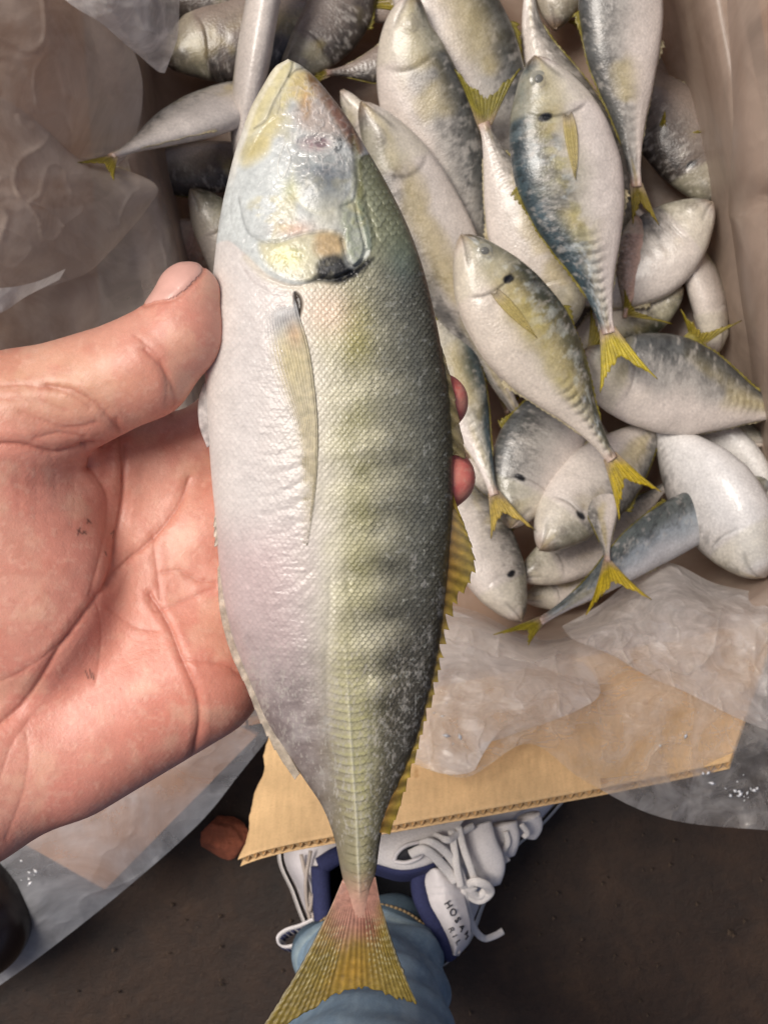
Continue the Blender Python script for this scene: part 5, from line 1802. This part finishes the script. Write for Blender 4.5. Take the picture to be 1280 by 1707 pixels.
def shoe():
    shoe_o = bpy.data.objects.new('shoe', None)
    COL.objects.link(shoe_o)
    shoe_o.parent = person
    shoe_o['label'] = 'white lace-up shoe with navy lining, mostly under the flap'

    def loft(name, loops, n, m, mat, parent, extra=None, closed=True, seed=0, amp=.0):
        R = []
        for lp in loops:
            p = np.array([P(*q) for q in lp])
            if closed:
                pp = np.vstack([p[-2:], p, p[:3]])
                k = 24
                c = catmull(pp, (len(pp) - 1) * k + 1)[2 * k:(2 + len(p)) * k + 1]
            else:
                c = catmull(p, 24 * len(p))
            s = np.concatenate([[0], np.cumsum(np.linalg.norm(np.diff(c, axis=0), axis=1))])
            q = np.linspace(0, s[-1], n, endpoint=not closed)
            R.append(np.stack([np.interp(q, s, c[:, i]) for i in range(3)], -1))
        R = np.stack(R)
        R = np.stack([catmull(R[:, j], m) for j in range(n)], 1)
        if amp:
            d = amp * (fbm(R[..., 0] * 1000, R[..., 1] * 1000 + R[..., 2] * 500, 14, 4, seed) - .5)
            R[..., 2] += d
        return mesh_np(name, R.reshape(-1, 3), gridq(n, m, closed), mat, parent)
    # side quarters, lofted from the sole line up to the collar
    sole_lo = [(470, 1412, .004), (492, 1490, .004), (520, 1560, .004), (552, 1610, .004), (620, 1640, .004), (700, 1630, .004), (770, 1580, .004), (806, 1500, .004), (850, 1420, .004), (912, 1362, .004), (990, 1260, .004), (970, 1205, .004), (850, 1200, .004), (680, 1240, .004), (540, 1310, .004)]
    up1 = [(476, 1412, .030), (500, 1490, .030), (528, 1558, .030), (560, 1600, .030), (622, 1628, .030), (696, 1618, .030), (764, 1575, .030), (804, 1496, .030), (846, 1418, .030), (908, 1356, .030), (985, 1262, .030), (965, 1212, .030), (850, 1208, .030), (690, 1246, .030), (546, 1316, .030)]
    up2 = [(490, 1424, .062), (512, 1490, .066), (534, 1552, .068), (566, 1592, .068), (624, 1614, .068), (686, 1602, .066), (734, 1560, .064), (770, 1490, .062), (812, 1420, .058), (868, 1356, .050), (940, 1276, .040), (925, 1240, .042), (840, 1240, .05), (710, 1280, .056), (570, 1340, .06)]
    col_ = [(530, 1440, .086), (536, 1490, .088), (540, 1540, .092), (572, 1580, .094), (626, 1596, .094), (676, 1584, .09), (704, 1545, .086), (706, 1490, .084), (700, 1452, .084), (706, 1424, .082), (720, 1402, .080), (690, 1392, .082), (650, 1396, .084), (606, 1404, .085), (560, 1416, .085)]
    loft('upper', [sole_lo, up1, up2, col_], 300, 60, M_WHITE, shoe_o, seed=3, amp=.0022)
    loft('sole', [[(640 + (x - 640) * .9, 1400 + (y - 1400) * .9, .001) for x, y, z in sole_lo], [(x, y, .001) for x, y, z in sole_lo], [(x + (6 if x > 700 else -6), y, .012) for x, y, z in sole_lo], [(x + (4 if x > 700 else -4), y, .026) for x, y, z in sole_lo], [(x, y, .029) for x, y, z in sole_lo]], 200, 16, M_SOLE, shoe_o)
    # padded navy collar and the dark inside
    ring = [(534, 1444, .087), (536, 1490, .089), (542, 1540, .093), (574, 1582, .095), (628, 1594, .095), (676, 1580, .092), (702, 1545, .089), (703, 1490, .087), (694, 1450, .086), (664, 1428, .087), (620, 1422, .087), (570, 1424, .087)]
    rp = np.array([P(*q) for q in ring + ring[:1]])
    tube('collar', rp, .0052, M_NAVY, shoe_o, 12, 8)
    inner = [[(x, y, z) for x, y, z in ring], [(622 + (x - 622) * .98, 1500 + (y - 1500) * .98, .06) for x, y, z in ring], [(622 + (x - 622) * .9, 1500 + (y - 1500) * .9, .03) for x, y, z in ring], [(622 + (x - 622) * .1, 1500 + (y - 1500) * .1, .028) for x, y, z in ring]]
    loft('lining', inner, 100, 20, M_INNER, shoe_o)
    # tongue; flat black teardrop plate, dark of a cut-out put into its colour
    ton = loft('tongue', [[(628, 1452, .094), (670, 1462, .096), (712, 1452, .095), (748, 1432, .092)],
                          [(626, 1436, .103), (672, 1446, .105), (712, 1438, .104), (750, 1420, .098)],
                          [(628, 1412, .104), (676, 1410, .106), (716, 1404, .104), (756, 1396, .098)],
                          [(640, 1380, .098), (690, 1372, .100), (730, 1366, .098), (780, 1356, .092)]], 60, 30, M_WHITE2, shoe_o, closed=False)
    solidify(ton, .003, -1)
    loft('tongue_lining', [[(622, 1458, .092), (670, 1470, .094), (712, 1460, .093), (744, 1440, .090)],
                           [(622, 1448, .100), (670, 1459, .1025), (712, 1450, .1015), (746, 1430, .097)],
                           [(626, 1440, .102), (670, 1450, .104), (712, 1442, .103), (746, 1424, .098)]], 60, 12, M_NAVY, shoe_o, closed=False)
    pts = [(656, 1436, .1068), (676, 1438, .1078), (694, 1432, .1075), (704, 1424, .1070), (718, 1408, .1062), (700, 1404, .1065), (676, 1410, .1072), (662, 1422, .107)]
    pc = np.array([P(*q) for q in smooth_closed(pts, 6)])
    pc3 = np.vstack([pc, pc.mean(0, keepdims=True)])
    n = len(pc)
    solidify(mesh_np('tongue_dark_plate', pc3, None, M_BLACK, ton, T=[[n, i, (i + 1) % n] for i in range(n)]), .0006, -1)
    tube('tongue_piping', np.array([P(x, y, z + .0006) for x, y, z in pts + pts[:1]]), .0012, M_WHITE, ton, 8, 6)
    # collar quarter hanging open with its lettering
    nu, nv = 60, 40
    Lc = catmull([(706, 1452, .092), (701, 1476, .095), (708, 1506, .098), (726, 1540, .099), (742, 1570, .098), (752, 1592, .095)], nv)
    Rc = catmull([(742, 1444, .094), (766, 1470, .096), (776, 1504, .097), (784, 1540, .095), (782, 1568, .093), (764, 1594, .092)], nv)
    u = np.linspace(0, 1, nu)
    G = Lc[:, None] * (1 - u[None, :, None]) + Rc[:, None] * u[None, :, None]
    G[..., 2] += .0085 * np.sin(np.pi * u)[None]
    vv_ = np.linspace(0, 1, nv)
    for s0 in (.26, .30, .335):
        G[..., 2] -= .0010 * np.exp(-(((vv_[:, None] - s0 - .05 * (u[None] - .5) ** 2) / .010) ** 2))
    G[..., 2] += .0012 * (fbm(G[..., 0], G[..., 1], 12, 3, 2) - .5)
    q = mesh_np('side_panel', PA(G[..., 0], G[..., 1], G[..., 2]).reshape(-1, 3), gridq(nu, nv)[:, ::-1], M_WHITE, shoe_o)
    solidify(q, .004, -1)
    tube('panel_binding', np.array([P(x - 3, y, z + .0005) for x, y, z in Lc[::6]] + [P(752, 1592, .095)]), .0046, M_NAVY, shoe_o, 10, 6)

    # lettering: reads down the panel
    def letters(txt, x0, y0, x1, y1, size, z):
        n_ = len(txt)
        for i, ch in enumerate(txt):
            f = (i + .5) / n_
            cu = bpy.data.curves.new('lettering', 'FONT')
            cu.body = ch
            cu.size = size
            cu.align_x = 'CENTER'
            cu.align_y = 'CENTER'
            cu.extrude = .0002
            ob = bpy.data.objects.new('lettering', cu)
            COL.objects.link(ob)
            dg = bpy.context.evaluated_depsgraph_get()
            me = bpy.data.meshes.new_from_object(ob.evaluated_get(dg))
            bpy.data.objects.remove(ob)
            me.name = 'lettering'
            lo_ = bpy.data.objects.new('lettering', me)
            COL.objects.link(lo_)
            me.materials.clear()
            me.materials.append(M_BLACK)
            a = P(x0, y0, z)
            b = P(x1, y1, z)
            pos = a.lerp(b, f)
            ang = math.atan2(b.y - a.y, b.x - a.x)
            # height of the panel under the letter
            px_, py_ = x0 + (x1 - x0) * f, y0 + (y1 - y0) * f
            d2 = (G[..., 0] - px_) ** 2 + (G[..., 1] - py_) ** 2
            zz_ = G[..., 2].ravel()[np.argmin(d2)]
            k = P(px_, py_, zz_ + .0007)
            # lean with the panel
            j = np.unravel_index(np.argmin(d2), d2.shape)
            j0 = max(j[1] - 4, 0)
            j1 = min(j[1] + 4, nu - 1)
            dz = (G[j[0], j1, 2] - G[j[0], j0, 2]) / ((G[j[0], j1, 0] - G[j[0], j0, 0]) * (H - zz_) / F)
            lo_.parent = q
            lo_.location = k
            nrm = Vector((-dz, 0, 1)).normalized()
            xa = Vector((math.cos(ang), math.sin(ang), 0))
            xa = (xa - nrm * xa.dot(nrm)).normalized()
            ya = nrm.cross(xa)
            from mathutils import Matrix
            lo_.matrix_local = Matrix(((xa.x, ya.x, nrm.x, k.x), (xa.y, ya.y, nrm.y, k.y), (xa.z, ya.z, nrm.z, k.z), (0, 0, 0, 1)))
            lo_.location = np.array(k) - root_loc(q)
    letters('HOSAM', 743, 1502, 781, 1566, .0056, .1)
    letters('RIL', 749, 1545, 766, 1576, .0046, .1)
    # laces
    L = lambda pts, r=.0026: tube('lace', np.array([P(*p) for p in pts]), r * .66, M_LACE, shoe_o, 12, 10, .42)
    L([(684, 1424, .112), (706, 1416, .116), (726, 1430, .112), (746, 1452, .106), (760, 1470, .104)], .0040)
    L([(700, 1408, .112), (718, 1404, .114), (742, 1420, .110), (764, 1450, .104), (774, 1480, .100)], .0036)
    L([(752, 1384, .106), (758, 1420, .108), (762, 1450, .107), (768, 1478, .104)], .0030)
    L([(764, 1378, .104), (772, 1412, .106), (784, 1446, .104), (792, 1470, .100)], .0030)
    L([(722, 1392, .108), (746, 1400, .110), (760, 1392, .106), (790, 1376, .098)], .0030)
    L([(776, 1478, .098), (792, 1470, .104), (810, 1476, .102), (816, 1488, .096), (800, 1500, .092), (784, 1492, .094), (788, 1478, .1)], .0040)
    L([(776, 1470, .098), (774, 1490, .096), (780, 1520, .085), (790, 1548, .070), (806, 1564, .060), (824, 1560, .058), (838, 1552, .056)], .0031)
    L([(768, 1468, .102), (784, 1484, .098), (798, 1494, .094), (812, 1480, .096)], .0034)
    L([(842, 1386, .085), (846, 1404, .084), (838, 1422, .082), (846, 1436, .080)], .0026)
    L([(868, 1374, .078), (878, 1388, .076), (872, 1396, .075)], .0024)
    # eyestay panels crossing under the laces
    for pts, r in (([(790, 1376, .09), (800, 1410, .092), (812, 1440, .088), (806, 1466, .08)], .010), ([(838, 1372, .08), (842, 1398, .078), (836, 1420, .07)], .008), ([(880, 1360, .066), (884, 1376, .062), (876, 1390, .056)], .007)):
        tube('eyestay', np.array([P(*p) for p in pts]), r, M_WHITE2, shoe_o, 16, 10, .45)
    # heel seam ridges at the left
    for pts in ([(502, 1424, .078), (512, 1470, .082), (522, 1520, .084), (526, 1560, .086)], [(518, 1418, .084), (510, 1470, .086), (514, 1520, .082), (524, 1556, .082)], [(536, 1470, .092), (524, 1490, .090), (516, 1520, .086)]):
        tube('seam', np.array([P(*p) for p in pts]), .0011, mat_simple('grey_seam', (168, 156, 146), .7), shoe_o, 8, 8)
    # pull tab loop with dark dashes
    c = catmull([(528, 1536, .088), (506, 1546, .088), (482, 1554, .088), (469, 1566, .087), (474, 1580, .085), (492, 1580, .084), (514, 1568, .084), (536, 1556, .086)], 90)
    w_ = np.linspace(0, 1, 5)
    up_ = np.array([0.0, 0.0, 0.011])
    A = PA(c[:, 0], c[:, 1], c[:, 2])
    Vt = np.stack([A + up_ * (q_ - .5) + np.array([.0022, -.004, 0]) * (q_ - .5) * -1.6 for q_ in w_])
    pt = mesh_np('pull_tab', Vt.reshape(-1, 3), gridq(90, 5), M_WHITE2, shoe_o)
    solidify(pt, .0012, 0)
    Tn = np.gradient(A, axis=0)
    Tn /= np.linalg.norm(Tn, axis=1)[:, None]
    for i in list(range(6, 40, 5)) + list(range(48, 86, 5)):
        nrm = np.cross(Tn[i], up_)
        nrm /= np.linalg.norm(nrm)
        for sg in (1, -1):
            m0 = A[i] + nrm * .0009 * sg
            qv = []
            for a_, b_ in ((-.0009, -.3), (.0009, -.3), (.0009, .3), (-.0009, .3)):
                qv.append(m0 + Tn[i] * a_ + up_ * b_ + np.array([.0022, -.004, 0]) * b_ * -1.6)
            solidify(mesh_np('dash', np.array(qv), [[0, 1, 2, 3]], M_NAVY, pt), .0002, 0)


shoe()

# ------------------------------------------------------------------ small things on the ground
def lump(name, c, r, mat, label, cat, seed, sq=(1, 1, 1)):
    n, m = 48, 32
    a = np.linspace(0, 2 * np.pi, n, endpoint=False)
    b = np.linspace(0.02, np.pi - .02, m)
    B, A = np.meshgrid(b, a, indexing='ij')
    d = np.stack([np.cos(A) * np.sin(B), np.sin(A) * np.sin(B), np.cos(B)], -1)
    rs = np.random.default_rng(seed)
    rad = np.full(A.shape, 1.0)
    for _ in range(34):                     # chipped facets
        nn = rs.normal(size=3)
        nn /= np.linalg.norm(nn)
        lim = rs.uniform(.66, .95)
        dt = d @ nn
        rad = np.minimum(rad, np.where(dt > .05, lim / np.maximum(dt, .05), 9))
    rad *= 1 + .10 * (fbm(A * 30, B * 30, 9, 4, seed) - .5)
    V = d * rad[..., None] * r * np.array(sq)
    e = np.array(c)
    o = mesh_np(name, (V + e).reshape(-1, 3), gridq(n, m, True), mat, smooth=False)
    return tag(o, label, cat)


lump('brick_chunk', P(374, 1394, .008), .0175, mat_simple('crumbling_red_brick', (126, 70, 50), .9, 160, .35, .8, .002), 'small reddish broken lump on the dark ground left of the flap', 'rubble', 5, (1.1, .85, .5))
rsd = np.random.default_rng(3)
M_GRIT = mat_simple('dark_grit', (74, 60, 48), .9, 120, .3, .5, .001)
V, Tq = [], []
for i in range(200):
    x, y = rsd.uniform(-40, 1330), rsd.uniform(1300, 1760)
    p = np.array(P(x, y, .001))
    r = rsd.uniform(.0005, .0020) * (1 + (rsd.random() < .05) * .9)
    b = len(V)
    for q in ((1, 0, 0), (-.6, .8, 0), (-.5, -.9, 0), (.1, 0, 1.0), (.1, .1, -.6)):
        V.append(p + np.array(q) * r * rsd.uniform(.7, 1.3))
    Tq += [[b, b + 1, b + 3], [b + 1, b + 2, b + 3], [b + 2, b, b + 3], [b + 1, b, b + 4], [b + 2, b + 1, b + 4], [b, b + 2, b + 4]]
g = mesh_np('grit', np.array(V), None, M_GRIT, T=Tq, smooth=False)
tag(g, 'scattered crumbs of dirt on the dark ground', 'grit', kind='stuff')

# dark rounded thing at the lower left edge
def dark_ball():
    n, m = 64, 40
    a = np.linspace(0, 2 * np.pi, n, endpoint=False)
    b = np.linspace(0.01, np.pi - .01, m)
    B, A = np.meshgrid(b, a, indexing='ij')
    c = np.array(P(-52, 1530, .060))
    r = np.array([.0365, .0365, .0345])
    V = c + np.stack([np.cos(A) * np.sin(B), np.sin(A) * np.sin(B), np.cos(B)], -1) * r
    V[..., 2] += .0004 * (fbm(A * 40, B * 40, 16, 3, 2) - .5)
    o = mesh_np('dark_ball', V.reshape(-1, 3), gridq(n, m, True)[:, ::-1], M_RUBBER)
    tag(o, 'dark glossy rounded object at the lower left edge under the wrist', 'ball')


dark_ball()


def flecks():
    rs = np.random.default_rng(12)
    m = mat_simple('ice_fleck', (226, 226, 226), .25, 300, .05, .1, .0003)
    V, T_ = [], []
    for (cx, cy, sx, sy, n, z) in ((1240, 1322, 26, 12, 16, .162), (1215, 1296, 20, 10, 5, .170), (1110, 1165, 60, 30, 5, .172), (735, 1215, 30, 30, 10, .176), (52, 1462, 14, 12, 7, .088)):
        for _ in range(n):
            p = np.array(P(rs.normal(cx, sx), rs.normal(cy, sy), z))
            r = rs.uniform(.0003, .0011)
            a = rs.uniform(0, 6.28)
            st = rs.uniform(1, 2.6)
            b = len(V)
            for q in ((1, 0, 0), (0, 1, 0), (-1, 0, 0), (0, -1, 0), (0, 0, .7), (0, 0, -.3)):
                u, v = q[0] * st, q[1]
                V.append(p + r * np.array([u * math.cos(a) - v * math.sin(a), u * math.sin(a) + v * math.cos(a), q[2]]))
            for i in range(4):
                T_ += [[b + i, b + (i + 1) % 4, b + 4], [b + (i + 1) % 4, b + i, b + 5]]
    o = mesh_np('ice_flecks', np.array(V), None, m, liner, T=T_)
    o['kind'] = 'stuff'


flecks()
